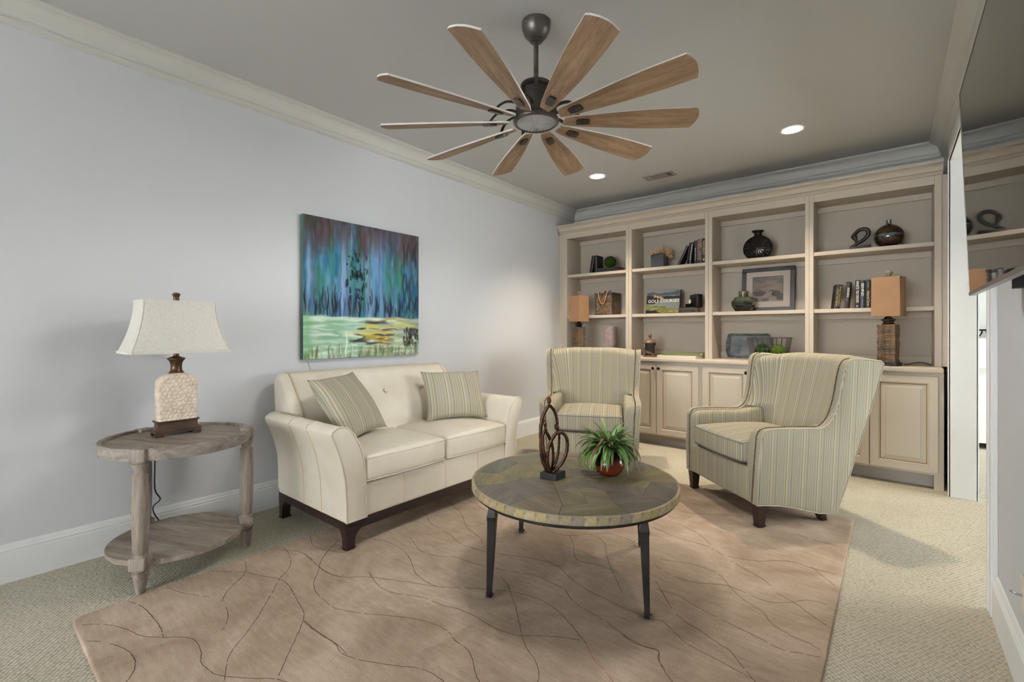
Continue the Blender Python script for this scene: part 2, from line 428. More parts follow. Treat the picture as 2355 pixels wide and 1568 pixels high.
def lettering(name, text, size, mat, parent, loc, rot, squeeze=1.0, extrude=0.0004, align='CENTER', maxw=None):
    cu = bpy.data.curves.new('t', 'FONT'); cu.body = text; cu.size = size; cu.extrude = extrude
    cu.align_x = align; cu.align_y = 'CENTER'; cu.resolution_u = 2
    o = bpy.data.objects.new('t', cu); COL.objects.link(o)
    dg = bpy.context.evaluated_depsgraph_get(); dg.update()
    me = bpy.data.meshes.new_from_object(o.evaluated_get(dg)); me.name = name
    bpy.data.objects.remove(o); bpy.data.curves.remove(cu)
    if maxw:
        xs = [v.co.x for v in me.vertices]
        if xs: squeeze = min(3.0, maxw / max(1e-6, max(xs) - min(xs)))
    for v in me.vertices: v.co.x *= squeeze
    me.materials.clear(); me.materials.append(MATS[mat])
    r = bpy.data.objects.new(name, me); COL.objects.link(r); r.parent = parent; r.location = loc; r.rotation_euler = rot
    return r
def arc(cx, cy, r, a0, a1, n): return [(cx + r * math.cos(a0 + (a1 - a0) * k / n), cy + r * math.sin(a0 + (a1 - a0) * k / n)) for k in range(n + 1)]
def smoothpath(P, n=6, closed=False):
    P = [Vector(p) for p in P]; out = []; m = len(P)
    rng = range(m if closed else m - 1)
    for i in rng:
        p0 = P[(i - 1) % m] if closed or i > 0 else P[0]; p1 = P[i]; p2 = P[(i + 1) % m]
        p3 = P[(i + 2) % m] if closed or i + 2 < m else P[-1]
        for k in range(n):
            t = k / n
            out.append(0.5 * ((2 * p1) + (p2 - p0) * t + (2 * p0 - 5 * p1 + 4 * p2 - p3) * t * t + (3 * p1 - p0 - 3 * p2 + p3) * t ** 3))
    if not closed: out.append(P[-1])
    return out
def paint_mesh(name, img, w, h, mat, parent, loc, rot):
    """flat print: a grid in local XZ (x 0..w, z 0..h) whose colour attribute holds img[row from the top][col]"""
    ny, nx = img.shape[:2]
    mb = MB(); mb.grid(lambda a, b: (a * w, 0, b * h), nx - 1, ny - 1)
    o = build(name, mb, mat, parent, None, loc=loc, rot=rot)
    at = o.data.color_attributes.new('pcol', 'FLOAT_COLOR', 'POINT')
    c = np.clip(img[::-1], 0, 1).reshape(-1, 3); c = np.where(c <= .04045, c / 12.92, ((c + .055) / 1.055) ** 2.4)
    at.data.foreach_set('color', np.concatenate([c, np.ones((len(c), 1))], 1).astype(np.float32).ravel())
    return o

# ------------------------------------------------------------------ the room
FT = 0.12
def wall_panel(name, boxes, mat):
    mb = MB()
    for b in boxes: mb.box(*b)
    return struct(build(name, mb, mat))
b = MB().box(XL - .3, BX1 + .3, YN - .3, BY1 + .3, -0.12, 0)
struct(build('floor', b, 'carpet_loop'))
struct(build('ceiling', MB().box(XL - .3, XR + 0.14, YN - .3, YB + .2, H, H + .12), 'ceiling_paint'))
wall_panel('wall_left', [(XL - FT, XL, YN - FT, YB + FT, 0, H)], 'wall_paint')
wall_panel('wall_back', [(XL, XR, YB, YB + FT, 0, H)], 'wall_paint')
WT = 0.11
wall_panel('wall_right', [(XR, XR + WT, YN - FT, DY0 - .0195, 0, H), (XR, XR + WT, DY1 + .0195, YB + FT, 0, H), (XR, XR + WT, DY0 - .0195, DY1 + .0195, DH + .0195, H)], 'wall_paint')
NW0, NW1, NZ0, NZ1 = -2.60, 0.0, 0.55, 2.35
wall_panel('wall_near', [(XL, NW0, YN - FT, YN, 0, H), (NW1, XR, YN - FT, YN, 0, H), (NW0, NW1, YN - FT, YN, 0, NZ0), (NW0, NW1, YN - FT, YN, NZ1, H)], 'wall_paint')
def window(name, x0, x1, z0, z1, axis, c, n):
    """glazed window with frame and mullions, in a wall across axis at coordinate c"""
    mb = MB()
    def bx(a0, a1, z0_, z1_, d0, d1):
        if axis == 'y': mb.box(a0, a1, c + d0, c + d1, z0_, z1_)
        else: mb.box(c + d0, c + d1, a0, a1, z0_, z1_)
    t = 0.05
    bx(x0, x1, z0, z0 + t, -.1, .03); bx(x0, x1, z1 - t, z1, -.1, .03); bx(x0, x0 + t, z0, z1, -.1, .03); bx(x1 - t, x1, z0, z1, -.1, .03)
    for k in range(1, n):
        a = x0 + (x1 - x0) * k / n; bx(a - .025, a + .025, z0, z1, -.08, .02)
    o = struct(build(name, mb, 'trim_white'))
    for k in range(n):
        a0 = x0 + (x1 - x0) * k / n; a1 = x0 + (x1 - x0) * (k + 1) / n
        g = MB()
        if axis == 'y': g.box(a0 + .03, a1 - .03, c - .05, c - .046, z0 + .03, z1 - .03)
        else: g.box(c - .05, c - .046, a0 + .03, a1 - .03, z0 + .03, z1 - .03)
        build('window_pane', g, 'window_glass', o)
    return o
window('added_window', NW0, NW1, NZ0, NZ1, 'y', YN, 2)  # unseen window, added to let fill light in from behind the camera
# bedroom shell beyond the doorway
BXW = XR + WT
wall_panel('wall_bedroom_far', [(BXW, BX1, BY1, BY1 + FT, 0, H)], 'bedroom_wall')
wall_panel('wall_bedroom_near', [(BXW, BX1 + FT, 1.4 - FT, 1.4, 0, H)], 'bedroom_wall')
wall_panel('wall_bedroom_side', [(BXW - FT, BXW, YB + FT, BY1 + FT, 0, H)], 'bedroom_wall')
wall_panel('wall_bedroom_window', [(BX1, BX1 + FT, 1.4, 3.5, 0, H), (BX1, BX1 + FT, 6.9, BY1, 0, H), (BX1, BX1 + FT, 3.5, 6.9, 0, .55), (BX1, BX1 + FT, 3.5, 6.9, 2.45, H)], 'bedroom_wall')
window('window_2', 3.5, 6.9, .55, 2.45, 'x', BX1 + FT, 3)
struct(build('ceiling_bedroom', MB().box(BXW, BX1 + .3, 1.2, BY1 + .3, H, H + .12), 'ceiling_paint'))

def moulding(name, prof, side, s0, s1, mat, m0=0, m1=0):
    """extrude profile [(p, z)] along a wall; p = projection from the wall; m0/m1 = mitre sign at the ends"""
    def pt(p, z, s):
        if side == 'left': return (XL + p, s, z)
        if side == 'right': return (XR - p, s, z)
        if side == 'back': return (s, YB - p, z)
        if side == 'near': return (s, YN + p, z)
        if side == 'bed_far': return (s, BY1 - p, z)
        if side == 'bed_side': return (BXW + p, s, z)
    r0 = [pt(p, z, s0 + m0 * p) for p, z in prof]; r1 = [pt(p, z, s1 - m1 * p) for p, z in prof]
    return struct(build(name, MB().loft([r0, r1], True, True), mat, None, 35))
BASE = [(0, 0), (.017, 0), (.017, .138), (.013, .143), (.013, .147), (.016, .150), (.016, .153), (.010, .160), (.0095, .166), (.0085, .170), (.006, .174), (.005, .178), (0, .180)]
moulding('baseboard_left', BASE, 'left', YN, 4.86, 'trim_white', 1, 0)
moulding('baseboard_right', BASE, 'right', YN, DY0 - .095, 'trim_white', 1, 0)
moulding('baseboard_near', BASE, 'near', XL, XR, 'trim_white', 1, 1)
moulding('baseboard_bedroom', BASE, 'bed_far', BXW, BX1, 'trim_white')
zc = H
CROWN = [(0, zc), (.095, zc), (.095, zc - .012), (.090, zc - .016), (.084, zc - .018)]
for k in range(9):
    t = k / 8.0; a = t * PI / 2
    CROWN.append((.084 - .052 * math.sin(a) - .0 * t, zc - .020 - .062 * (1 - math.cos(a)) - .0 * t))
CROWN += [(.030, zc - .088), (.022, zc - .092), (.022, zc - .097), (.026, zc - .104), (.024, zc - .113), (.015, zc - .121), (.006, zc - .127), (0, zc - .128)]
moulding('trim_1', CROWN, 'left', YN, YB, 'crown_white', 1, 1)
moulding('trim_2', CROWN, 'back', XL, XR, 'crown_white', 1, 1)
moulding('trim_3', CROWN, 'right', YN, YB, 'crown_white', 1, 1)
moulding('trim_4', CROWN, 'near', XL, XR, 'crown_white', 1, 1)
# doorway casing and jamb
def casing():
    mb = MB(); CW, CT = .092, .024
    for x, sg in ((XR, -1), (XR + WT, 1)):
        def bx(y0, y1, z0, z1, t):
            mb.box(min(x, x + sg * t), max(x, x + sg * t), y0, y1, z0, z1)
        ytop = min(DY1 + CW, 4.632)
        for (t, i) in ((CT * .55, 0), (CT * .8, .012), (CT, .062)):
            bx(DY0 - CW + i, DY0 - .006, 0, DH + CW - i, t); bx(DY1 + .006, ytop - i, 0, DH + CW - i, t)
            bx(DY0 - CW + i, ytop - i, DH + .006, DH + CW - i, t)
        bx(DY0 - .03, DY0 - .006, 0, DH + .03, CT * .8); bx(DY1 + .006, DY1 + .03, 0, DH + .03, CT * .8)
    x0, x1 = XR - .012, XR + WT + .012
    mb.box(x0, x1, DY0 - .02, DY0, 0, DH + .02); mb.box(x0, x1, DY1, DY1 + .02, 0, DH + .02); mb.box(x0, x1, DY0, DY1, DH, DH + .02)
    return mb
struct(build('door_1', casing(), 'trim_white', None, None, bevel=0.002))

# recessed lights
def can(x, y, label, watts=170, color=(1.0, .84, .66), cone=104, soft=.055):
    t = thing('recessed_light', label, 'ceiling light', (x, y, H), group='recessed ceiling lights')
    build('trim_ring', MB().lathe([(.088, 0), (.088, -.004), (.078, -.008), (.070, -.004), (.066, .02), (.066, .03), (.088, .03)], 32, caps=False), 'trim_white', t, 40)
    build('glowing_lens', MB().lathe([(.001, -.0035), (.066, -.002), (.068, .006), (.001, .008)], 32), 'lamp_glow', t, 40)
    l = bpy.data.lights.new('can_light', 'SPOT'); l.energy = watts; l.color = color; l.spot_size = math.radians(cone); l.spot_blend = 1.0; l.shadow_soft_size = soft
    o = bpy.data.objects.new('can_light', l); COL.objects.link(o); o.location = (x, y, H - .03)
CANS = [(-2.285, 4.15, 'lit recessed ceiling light nearer the left wall, above the armchair beside the sofa'),
        (-0.593, 4.143, 'lit recessed ceiling light nearer the doorway, above the armchair beside the carpeted passage')]
for x, y, lb in CANS: can(x, y, lb)
# ceiling vent
t = thing('air_vent', 'grey louvred air register in ceiling between the two recessed lights', 'vent', (-1.80, 4.532, H))
mb = MB()
for (a, b_, c, d) in ((-.15, .15, -.075, -.058), (-.15, .15, .058, .075), (-.15, -.128, -.058, .058), (.128, .15, -.058, .058), (-.083, -.076, -.058, .058), (.076, .083, -.058, .058)):
    mb.box(a, b_, c, d, -.008, 0)
build('register_frame', mb, 'vent_metal', t)
for k in range(9):
    y = -.052 + k * .013
    build('louvre', MB().box(-.076, .076, -.0045, .0045, -.001, .001), 'vent_metal', t, loc=(0, y, -.0035), rot=(math.radians(35), 0, 0))
for sg in (-1, 1):
    for k in range(4):
        build('louvre', MB().box(-.0045, .0045, -.058, .058, -.001, .001), 'vent_metal', t, loc=(sg * (.086 + k * .012), 0, -.0035), rot=(0, math.radians(35 * sg), 0))
build('duct_shade_sheet', MB().box(-.128, .128, -.058, .058, -.0015, -.0005), 'duct_shade', t)  # flat dark sheet: shade inside the duct painted as colour behind the louvres
# ------------------------------------------------------------------ built-in bookcase
UY, UB = 4.85, 5.185
ZC = 0.905
UX = [-3.14, -2.277, -1.42, -0.564, 0.300]
OPEN = [(-3.09, -2.312), (-2.242, -1.454), (-1.386, -0.596), (-0.532, 0.2575)]
S1, S2, ZO, ZT = 1.875, 1.373, 2.315, 2.384
where = ['in the room corner, holding a lantern and topiary ball', 'holding coral in a black pot and a golf book',
         'holding a framed seascape and a wire basket', 'beside the doorway, holding a bronze bottle vase and veneer lamp']
for k in range(4):
    x0, x1 = UX[k], UX[k + 1]; a, b_ = OPEN[k]
    t = thing('bookcase_unit', 'cream open bookcase unit ' + where[k], 'bookcase', ((x0 + x1) / 2, UY, ZC), group='built-in bookcase units')
    cx = (x0 + x1) / 2
    L = lambda x: x - cx
    def part(nm, bx, mt='cabinet_paint', bev=0.002):
        return build(nm, MB().box(L(bx[0]), L(bx[1]), bx[2] - UY, bx[3] - UY, bx[4] - ZC, bx[5] - ZC), mt, t, bevel=bev)
    part('side_panel', (a - .018, a, UY + .02, UB, ZC, ZT)); part('side_panel', (b_, b_ + .018, UY + .02, UB, ZC, ZT))
    part('stile', (x0 + .0001, a, UY, UY + .02, ZC, ZT)); part('stile', (b_, x1 - .0001, UY, UY + .02, ZC, ZT))
    part('top_rail', (a, b_, UY, UY + .02, ZO, ZT)); part('top_panel', (a, b_, UY + .02, UB, ZT - .06, ZT - .04))
    part('back_panel', (a, b_, UB - .006, UB, ZC, ZT), 'cabinet_back', 0)
    for z in (S1, S2):
        s = part('shelf', (a + .001, b_ - .001, UY + .012, UB - .007, z - .033, z))
    for z in (S1 - .033, S2 - .033, ZT - .06):
        part('cleat', (a, b_, UB - .03, UB - .006, z - .05, z), 'cabinet_paint', .001)
    part('bottom_strip', (a, b_, UB - .024, UB - .006, ZC, ZC + .06), 'cabinet_paint', .001)
    for xx in (x0, x1):
        if k in (1, 2) or (k == 0 and xx == x1) or (k == 3 and xx == x0):
            part('glaze_line', (xx + (.0001 if xx == x0 else -.0012), xx + (.0012 if xx == x0 else -.0001), UY - .0006, UY + .001, ZC, ZT), 'cabinet_glaze', 0)
def filler(x0, x1, y): 
    return tag(build('filler_strip', MB().box(x0, x1, y, y + .02, ZC, ZT), 'cabinet_paint', bevel=.001), 'narrow cream filler strip between bookcase and ' + ('left wall' if x0 < -1 else 'doorway wall'), 'filler strip')
filler(XL + .002, -3.141, UY + .012); filler(.301, XR - .001, UY + .012)
# crown along the bookcase top
CP = [(0, 0), (-.010, 0), (-.010, .010), (-.016, .014), (-.016, .022), (-.012, .026)]
for k in range(7):
    a = k / 6 * PI / 2; CP.append((-.016 - .050 * (1 - math.cos(a)), .030 + .046 * math.sin(a)))
CP += [(-.070, .080), (-.070, .094), (0, .094)]
mb = MB().loft([[(XL + .012, UY + p, ZT + z) for p, z in CP], [(XR - .03, UY + p, ZT + z) for p, z in CP]], True, True)
mb.box(XL + .012, XR - .03, UY, UB, ZT + .08, ZT + .094)
cr = struct(build('trim_5', mb, 'cabinet_paint', None, 30))
build('glaze_line', MB().box(XL + .013, XR - .031, UY - .0115, UY - .010, ZT + .0095, ZT + .0115).box(XL + .013, XR - .031, UY - .0168, UY - .015, ZT + .0225, ZT + .0255), 'cabinet_glaze', cr)
# countertop
ct = MB().rbox(((XL + XR - .034) / 2 + .0, (4.632 + YB - .002) / 2, ZC - .0185), ((XR - .034 - XL) / 2 - .002, (YB - .002 - 4.632) / 2, .0185), .008, 1, 3)
tag(build('countertop', ct, 'cabinet_paint', None, 40, merge=True), 'long cream countertop running between base cabinets and open shelves', 'countertop')
# base cabinets with raised-panel doors
BFY = 4.665; BXS = [-3.197, -2.317, -1.437, -0.557, 0.300]
def ring_panel(w, h, steps, mi):
    """concentric rectangles: steps = [(inset, y)], face groups with material indices mi"""
    mb = MB(); R = []
    for ins, y in steps: R.append([(-w / 2 + ins, y, -h / 2 + ins), (w / 2 - ins, y, -h / 2 + ins), (w / 2 - ins, y, h / 2 - ins), (-w / 2 + ins, y, h / 2 - ins)])
    for k in range(len(R) - 1): mb.loft([R[k], R[k + 1]], True, False, mi[k])
    return mb, R
def make_door(parent, w, h, knob_side):
    st = [(0, .018), (0, .004), (.003, 0), (.052, 0), (.0535, .0006), (.055, 0.0), (.060, .004), (.062, .0095), (.0625, .011)]
    mi = [0, 0, 0, 1, 0, 0, 0, 1]
    mb, R = ring_panel(w, h, st, mi)
    mb.add([(-w / 2, .018, -h / 2), (w / 2, .018, -h / 2), (w / 2, .018, h / 2), (-w / 2, .018, h / 2)], [(0, 1, 2, 3)])
    d = build('door', mb, ['cabinet_paint', 'cabinet_glaze'], parent)
    st2 = [(.0625, .011), (.068, .011), (.070, .0100), (.098, .0025), (.0985, .0032), (.100, .0012)]
    mb2, R2 = ring_panel(w, h, st2, [1, 0, 0, 1, 0])
    mb2.add(R2[-1], [(0, 1, 2, 3)])
    build('raised_panel', mb2, ['cabinet_paint', 'cabinet_glaze'], d)
    kb = MB().lathe([(.006, 0), (.006, .010), (.012, .013), (.0155, .019), (.0145, .025), (.008, .029), (.001, .030)], 16, mat=Matrix.Rotation(PI / 2, 4, 'X'))
    build('knob', kb, 'knob_black', d, 50, loc=(knob_side * (w / 2 - .028), 0.001, h / 2 - .042))
    return d
bwhere = ['in the corner behind the armchair by the left wall', 'between the two armchairs, black knobs showing', 'behind the wing armchair, knob half hidden by it', 'beside the doorway casing']
for k in range(4):
    x0, x1 = BXS[k], BXS[k + 1]
    t = thing('base_cabinet', 'cream glazed two-door base cabinet ' + bwhere[k], 'cabinet', ((x0 + x1) / 2, BFY, 0), group='built-in base cabinets')
    cx = (x0 + x1) / 2; w = x1 - x0
    mb = MB().box(-w / 2, w / 2, .02, YB - .004 - BFY, .105, ZC - .038)
    build('carcass', mb, 'cabinet_paint', t)
    mb = MB(); zt = ZC - .0375
    mb.box(-w / 2, -w / 2 + .03, 0, .02, .105, zt).box(w / 2 - .03, w / 2, 0, .02, .105, zt)
    mb.box(-w / 2 + .03, w / 2 - .03, 0, .02, zt - .04, zt).box(-w / 2 + .03, w / 2 - .03, 0, .02, .105, .14).box(-.02, .02, 0, .02, .14, zt - .04)
    build('face_frame', mb, 'cabinet_paint', t)
    build('toe_kick', MB().box(-w / 2, w / 2, .078, .09, 0, .105), 'toe_grey', t)
    if k == 3: build('corner_post', MB().box(w / 2 - .055, w / 2, 0, .078, 0, .105), 'cabinet_paint', t)
    dw = w / 2 - .0225; dh = .722
    if k == 3: dw -= .004
    for sg in (-1, 1):
        d = make_door(t, dw, dh, -sg); d.location = (sg * (dw / 2 + .002) - (.006 if k == 3 else 0), -.019, .481)

# ------------------------------------------------------------------ rug
RX0, RX1, RY0, RY1, RZ = -2.565, -0.180, 0.325, 3.580, 0.014
rr = .035
out = arc(RX1 - rr, RY1 - rr, rr, 0, PI / 2, 5) + arc(RX0 + rr, RY1 - rr, rr, PI / 2, PI, 5) + arc(RX0 + rr, RY0 + rr, rr, PI, 1.5 * PI, 5) + arc(RX1 - rr, RY0 + rr, rr, 1.5 * PI, 2 * PI, 5)
mb = MB()
def inset(o, d):
    cx, cy = (RX0 + RX1) / 2, (RY0 + RY1) / 2
    return [(x - math.copysign(d, x - cx), y - math.copysign(d, y - cy)) for x, y in o]
mb.loft([[(x, y, 0.0005) for x, y in out], [(x, y, .009) for x, y in out], [(x, y, .0125) for x, y in inset(out, .003)], [(x, y, RZ) for x, y in inset(out, .008)]], True, True)
rug = build('area_rug', mb, 'rug_wool', None, 50)
tag(rug, 'taupe wool area rug with dark wandering vein lines under the seating', 'rug')
C3 = lambda P: [(x / 2.944, 1080 + y / 2.944) for x, y in P]
C4 = lambda P: [(700 + x / 2.738, 1140 + y / 2.738) for x, y in P]
C5 = lambda P: [(1400 + x / 2.466, 1140 + y / 2.466) for x, y in P]
LINES = [C3(p) for p in [
 [(550,1052),(650,1045),(780,1058),(870,1085),(960,1125),(1090,1135),(1200,1132),(1290,1140),(1340,1175),(1362,1240),(1360,1300),(1400,1345),(1450,1380),(1530,1397),(1700,1412),(1830,1412),(1900,1425),(1990,1450)],
 [(850,885),(940,915),(1000,960),(1060,1030),(1090,1080),(1105,1130)], [(600,1160),(680,1163),(790,1190),(870,1230),(910,1280),(915,1330),(890,1390),(850,1440)],
 [(1910,515),(1950,560),(1968,630),(1940,690),(1890,740),(1850,820),(1800,900),(1750,990),(1700,1060),(1640,1140),(1580,1210),(1545,1270),(1530,1340),(1525,1395),(1510,1450)],
 [(1865,530),(1920,545),(2000,550),(2080,580),(2140,640),(2210,690),(2310,725)], [(1660,620),(1665,690),(1600,760),(1540,820),(1500,890)],
 [(1670,695),(1780,720),(1890,738),(1960,790),(2010,880),(2055,960),(2055,1020),(2100,1065),(2200,1130),(2280,1180),(2350,1250)],
 [(2055,1020),(2020,1100),(1980,1190),(1940,1270),(1910,1340),(1885,1395)], [(1130,795),(1220,830),(1330,850),(1420,862)], [(1435,685),(1550,690),(1660,690)], [(1530,930),(1545,980),(1530,1040),(1500,1090)],
 [(2100,450),(2120,510),(2180,540),(2270,555),(2355,565)]]]
LINES += [C4(p) for p in [
 [(225,270),(150,345),(105,410),(90,470),(60,540),(70,600),(120,650),(190,705),(300,730),(400,742),(560,757),(700,775),(840,815),(910,860),(950,910),(1030,970),(1060,1040),(1075,1110),(1110,1190)],
 [(0,365),(60,420),(130,475),(220,510),(400,510),(560,530),(700,550),(830,570),(960,580),(1080,583),(1160,590),(1280,600),(1400,625),(1500,660),(1590,720),(1660,790),(1720,860),(1775,930)],
 [(370,270),(480,280),(570,310),(640,360),(680,430),(700,485),(760,535),(830,570)],
 [(720,80),(770,130),(800,175),(870,215),(930,255),(980,300),(1080,335),(1130,348),(1230,365),(1350,380),(1480,402),(1600,445),(1680,520),(1780,590),(1900,650),(2000,695),(2100,735),(2150,770)],
 [(890,25),(940,65),(990,115),(1008,165),(1040,215),(1100,260),(1130,310)], [(1000,25),(1060,40),(1120,80),(1190,120)],
 [(410,480),(430,520),(480,575),(560,610),(640,622),(760,645),(860,685),(960,710),(1060,750),(1140,800),(1220,840),(1330,877),(1370,880),(1480,880),(1600,888),(1740,908)],
 [(1235,510),(1280,560),(1300,620),(1330,700),(1350,790),(1370,880),(1400,960),(1450,1030),(1475,1110),(1470,1185)],
 [(0,785),(60,840),(130,890),(200,935),(230,985),(320,1025),(440,1048),(580,1070),(700,1082),(800,1115),(880,1170)], [(660,250),(700,310),(740,350),(850,380),(960,388),(1060,425),(1140,440)],
 [(1500,190),(1580,235),(1670,248),(1800,240),(1930,240),(2030,270),(2100,305)], [(1670,250),(1695,310),(1700,370),(1730,410),(1830,430),(1930,465)], [(1840,250),(1890,300),(1905,380),(1930,450),(1970,540),(2000,610)],
 [(1640,590),(1690,660),(1780,720),(1880,780),(1960,830),(2060,920),(2150,950),(2230,975),(2225,1020),(2260,1080)], [(1200,455),(1330,480),(1450,500),(1560,550),(1620,575)]]]
LINES += [C5(p) for p in [
 [(255,385),(330,440),(430,475),(520,495),(650,505),(740,535),(830,575),(920,602),(1020,605),(1110,592),(1200,605),(1290,640)],
 [(265,480),(310,555),(360,640),(430,710),(520,765),(620,835),(690,880),(740,945),(790,1005),(840,1065)], [(240,700),(300,710),(360,760),(420,820),(500,870),(600,920),(700,975),(820,1040)],
 [(255,180),(360,225),(470,260),(570,290),(640,330),(740,355),(850,370),(950,368),(1050,375),(1120,400),(1210,425),(1310,445)], [(340,140),(420,170),(500,210),(550,250),(580,280)],
 [(290,360),(400,375),(500,395),(600,430),(650,470),(700,530),(780,600),(870,655),(910,710),(960,750),(1050,800),(1140,840),(1230,890)], [(390,85),(480,100),(600,105),(720,110),(790,118)],
 [(950,550),(1060,610),(1140,670),(1220,725),(1280,755)], [(0,600),(90,640),(175,670)], [(270,525),(400,570),(520,640),(640,700),(760,760),(880,820),(980,870),(1100,895),(1200,915)],
 [(1050,210),(1160,250),(1260,275),(1330,290)], [(690,370),(780,420),(870,470),(920,510)], [(1150,400),(1220,460),(1290,515)], [(0,730),(100,800),(190,850),(280,880),(285,930),(320,1000),(370,1065)]]]
RUST = [C4([(1775,930),(1800,985),(1830,1040),(1900,1110),(1950,1180)])]
def veins(paths, mat, wmax):
    mb = MB()
    for pi, P in enumerate(paths):
        pts = smoothpath([at_z(u, v, RZ) for u, v in P], 5)
        pts = [p for p in pts if RX0 + .012 < p.x < RX1 - .012 and RY0 + .012 < p.y < RY1 - .012]
        # resample and leave small gaps so that the line reads as carved yarn
        q = [pts[0]] if pts else []
        for p in pts[1:]:
            d = (p - q[-1]).length; n = max(1, int(d / .012)); q0 = q[-1]
            for k in range(1, n + 1): q.append(q0.lerp(p, k / n))
        ww = wmax * random.uniform(.7, 1.0)
        rings = []
        for i, p in enumerate(q):
            t = (q[min(i + 1, len(q) - 1)] - q[max(i - 1, 0)]).normalized(); nn = Vector((-t.y, t.x, 0))
            w = ww * (.55 + .45 * random.random()); off = nn * random.uniform(-.0012, .0012); z = Vector((0, 0, .0009))
            rings.append([p + off + nn * w + Vector((0, 0, -.002)), p + off + z, p + off - nn * w + Vector((0, 0, -.002))])
        seg = []
        for i, r in enumerate(rings):
            seg.append(r)
            if random.random() < .10 or i == len(rings) - 1:
                if len(seg) > 1: mb.loft(seg, False, False)
                seg = [] if random.random() < .5 else [r]
    return build('vein_lines', mb, mat, rug)
veins(LINES, 'rug_line', .0055)['kind'] = 'stuff'
veins(RUST, 'rug_line_rust', .0045)['kind'] = 'stuff'

# ------------------------------------------------------------------ wing armchairs
def make_armchair(label, loc, rz):
    T = thing('wing_armchair', label, 'armchair', (loc[0], loc[1], 0), rz, group='striped wing armchairs')
    HW = lambda z: .378 + .058 * z
    prof_f = [(0, .135), (.003, .30), (.010, .50), (.018, .555), (.045, .580), (.10, .588), (.25, .587), (.38, .583), (.43, .590), (.475, .630), (.505, .70), (.525, .79), (.538, .88), (.553, .95), (.580, .985), (.62, .996)]
    prof_b = [(.70, .993), (.80, .982), (.822, .965), (.795, .86), (.735, .65), (.665, .42), (.595, .20), (.560, .10), (.545, .062), (.50, .055), (.42, .062), (.33, .085), (.24, .108), (.14, .126), (.06, .133)]
    pf = [(p.x, p.y) for p in smoothpath([Vector((a, b, 0)) for a, b in prof_f], 3)]
    OUT = pf + prof_b
    cxy = (.35, .45)
    def insetp(o, d):
        n = len(o); r = []
        for i in range(n):
            a = Vector(o[i - 1]); b = Vector(o[(i + 1) % n]); t = (b - a).normalized(); nn = Vector((-t.y, t.x))
            # outline runs clockwise in (y, z): inside is to the right
            q = Vector(o[i]) + Vector((t.y, -t.x)) * d
            r.append((q.x, q.y))
        return r
    TH = .058
    legs = 'espresso_wood'
    for sg in (-1, 1):
        mb = MB(); rings = []; sus = []
        for d, ins in ((0, .012), (.004, .003), (.012, 0), (TH - .01, 0), (TH, .006)):
            o = insetp(OUT, ins)
            rings.append([(sg * (HW(z) - d), y, z) for y, z in o])
            sus += [y + .3 + d + (.0 if sg > 0 else .031) for y, z in o]
        mb.loft(rings, True, True, 0, sus)
        build('side_panel', mb, 'stripe_upholstery', T, 45)
        # arm pad on the inner side
        AO = [(.004, .135), (.006, .30), (.012, .50), (.022, .548), (.05, .570), (.10, .577), (.25, .576), (.40, .572), (.56, .60), (.60, .50), (.585, .135)]
        rings = []; sus = []
        for d, ins in ((TH - .012, 0), (TH + .05, 0), (TH + .066, .010), (TH + .072, .026)):
            o = insetp(AO, ins); rings.append([(sg * (HW(z) - d), y, z) for y, z in o]); sus += [y + .35 + d for y, z in o]
        mb = MB().loft(rings, True, True, 0, sus)
        build('arm_pad', mb, 'stripe_upholstery', T, 50)
        # welt along the outer edge and nailheads along the front seam
        wl = MB().tube([(sg * (HW(z) - .004), y, z) for y, z in insetp(OUT, .001)], .0042, 6, closed=True)
        build('welt', wl, 'stripe_upholstery', T, 60)
        path = [Vector((sg * (HW(z) - .046), y - .001, z)) for y, z in insetp(pf, -.0005)]
        mbn = MB(); acc = 0.0; last = path[0]; sp = .0125
        for p in path[1:]:
            d = (p - last).length
            while acc + d >= sp:
                tt = (sp - acc) / d; last = last.lerp(p, tt); d = (p - last).length; acc = 0.0
                mbn.sphere(last, .0052, 6, 4)
            acc += d; last = p
        nh = build('nailhead_trim', mbn, 'nailhead', T, 60); nh['kind'] = 'stuff'
    # outside back
    def bk(z): return .545 + (.822 - .545) * (z - .06) / (.965 - .06)
    mb = MB(); n = 8
    rows = [.062 + (.985 - .062) * k / n for k in range(n + 1)]
    for k in range(1): 
        rings = []; sus = []
        for z in rows:
            w = HW(z) - TH + .004
            rings.append([(-w, bk(z) - .004, z), (w, bk(z) - .004, z), (w, bk(z) - .06, z), (-w, bk(z) - .06, z)]); sus += [-w + 1, w + 1, w + 1, -w + 1]
        mb.loft(rings, True, True, 0, sus)
    build('outside_back', mb, 'stripe_upholstery', T, 40)
    # inside back with wings
    def yw(z):
        P = prof_f[8:]
        for (a, za), (b, zb) in zip(P, P[1:]):
            if za <= z <= zb: return a + (b - a) * (z - za) / max(1e-6, zb - za)
        return .44 if z < .59 else .60
    def ib(a, b):
        s = a * 2 - 1
        if b <= .86:
            z = .42 + (.965 - .42) * b / .86
            yb = .56 + (.70 - .56) * (z - .42) / .545
            w = HW(z) - TH + .006; ww = yw(max(z, .595)) + .012
            if z < .60: ww = max(ww, .56 - (z - .42) * .2)
            e = abs(s); q = max(0.0, (e - .50) / .50); q = q ** 1.5
            return (s * w, yb + (ww - yb) * q, z)
        tt = (b - .86) / .14; z0 = .965; zz = z0 + .040 * math.sin(tt * PI / 2)
        e = abs(s); q = max(0.0, (e - .50) / .50) ** 1.5
        w = HW(z0) - TH + .006; y0 = .70 + (yw(z0) + .012 - .70) * q
        return (s * w, y0 + (.80 - y0) * (1 - math.cos(tt * PI / 2)), zz + .004 * (1 - s * s) - .018 * q)
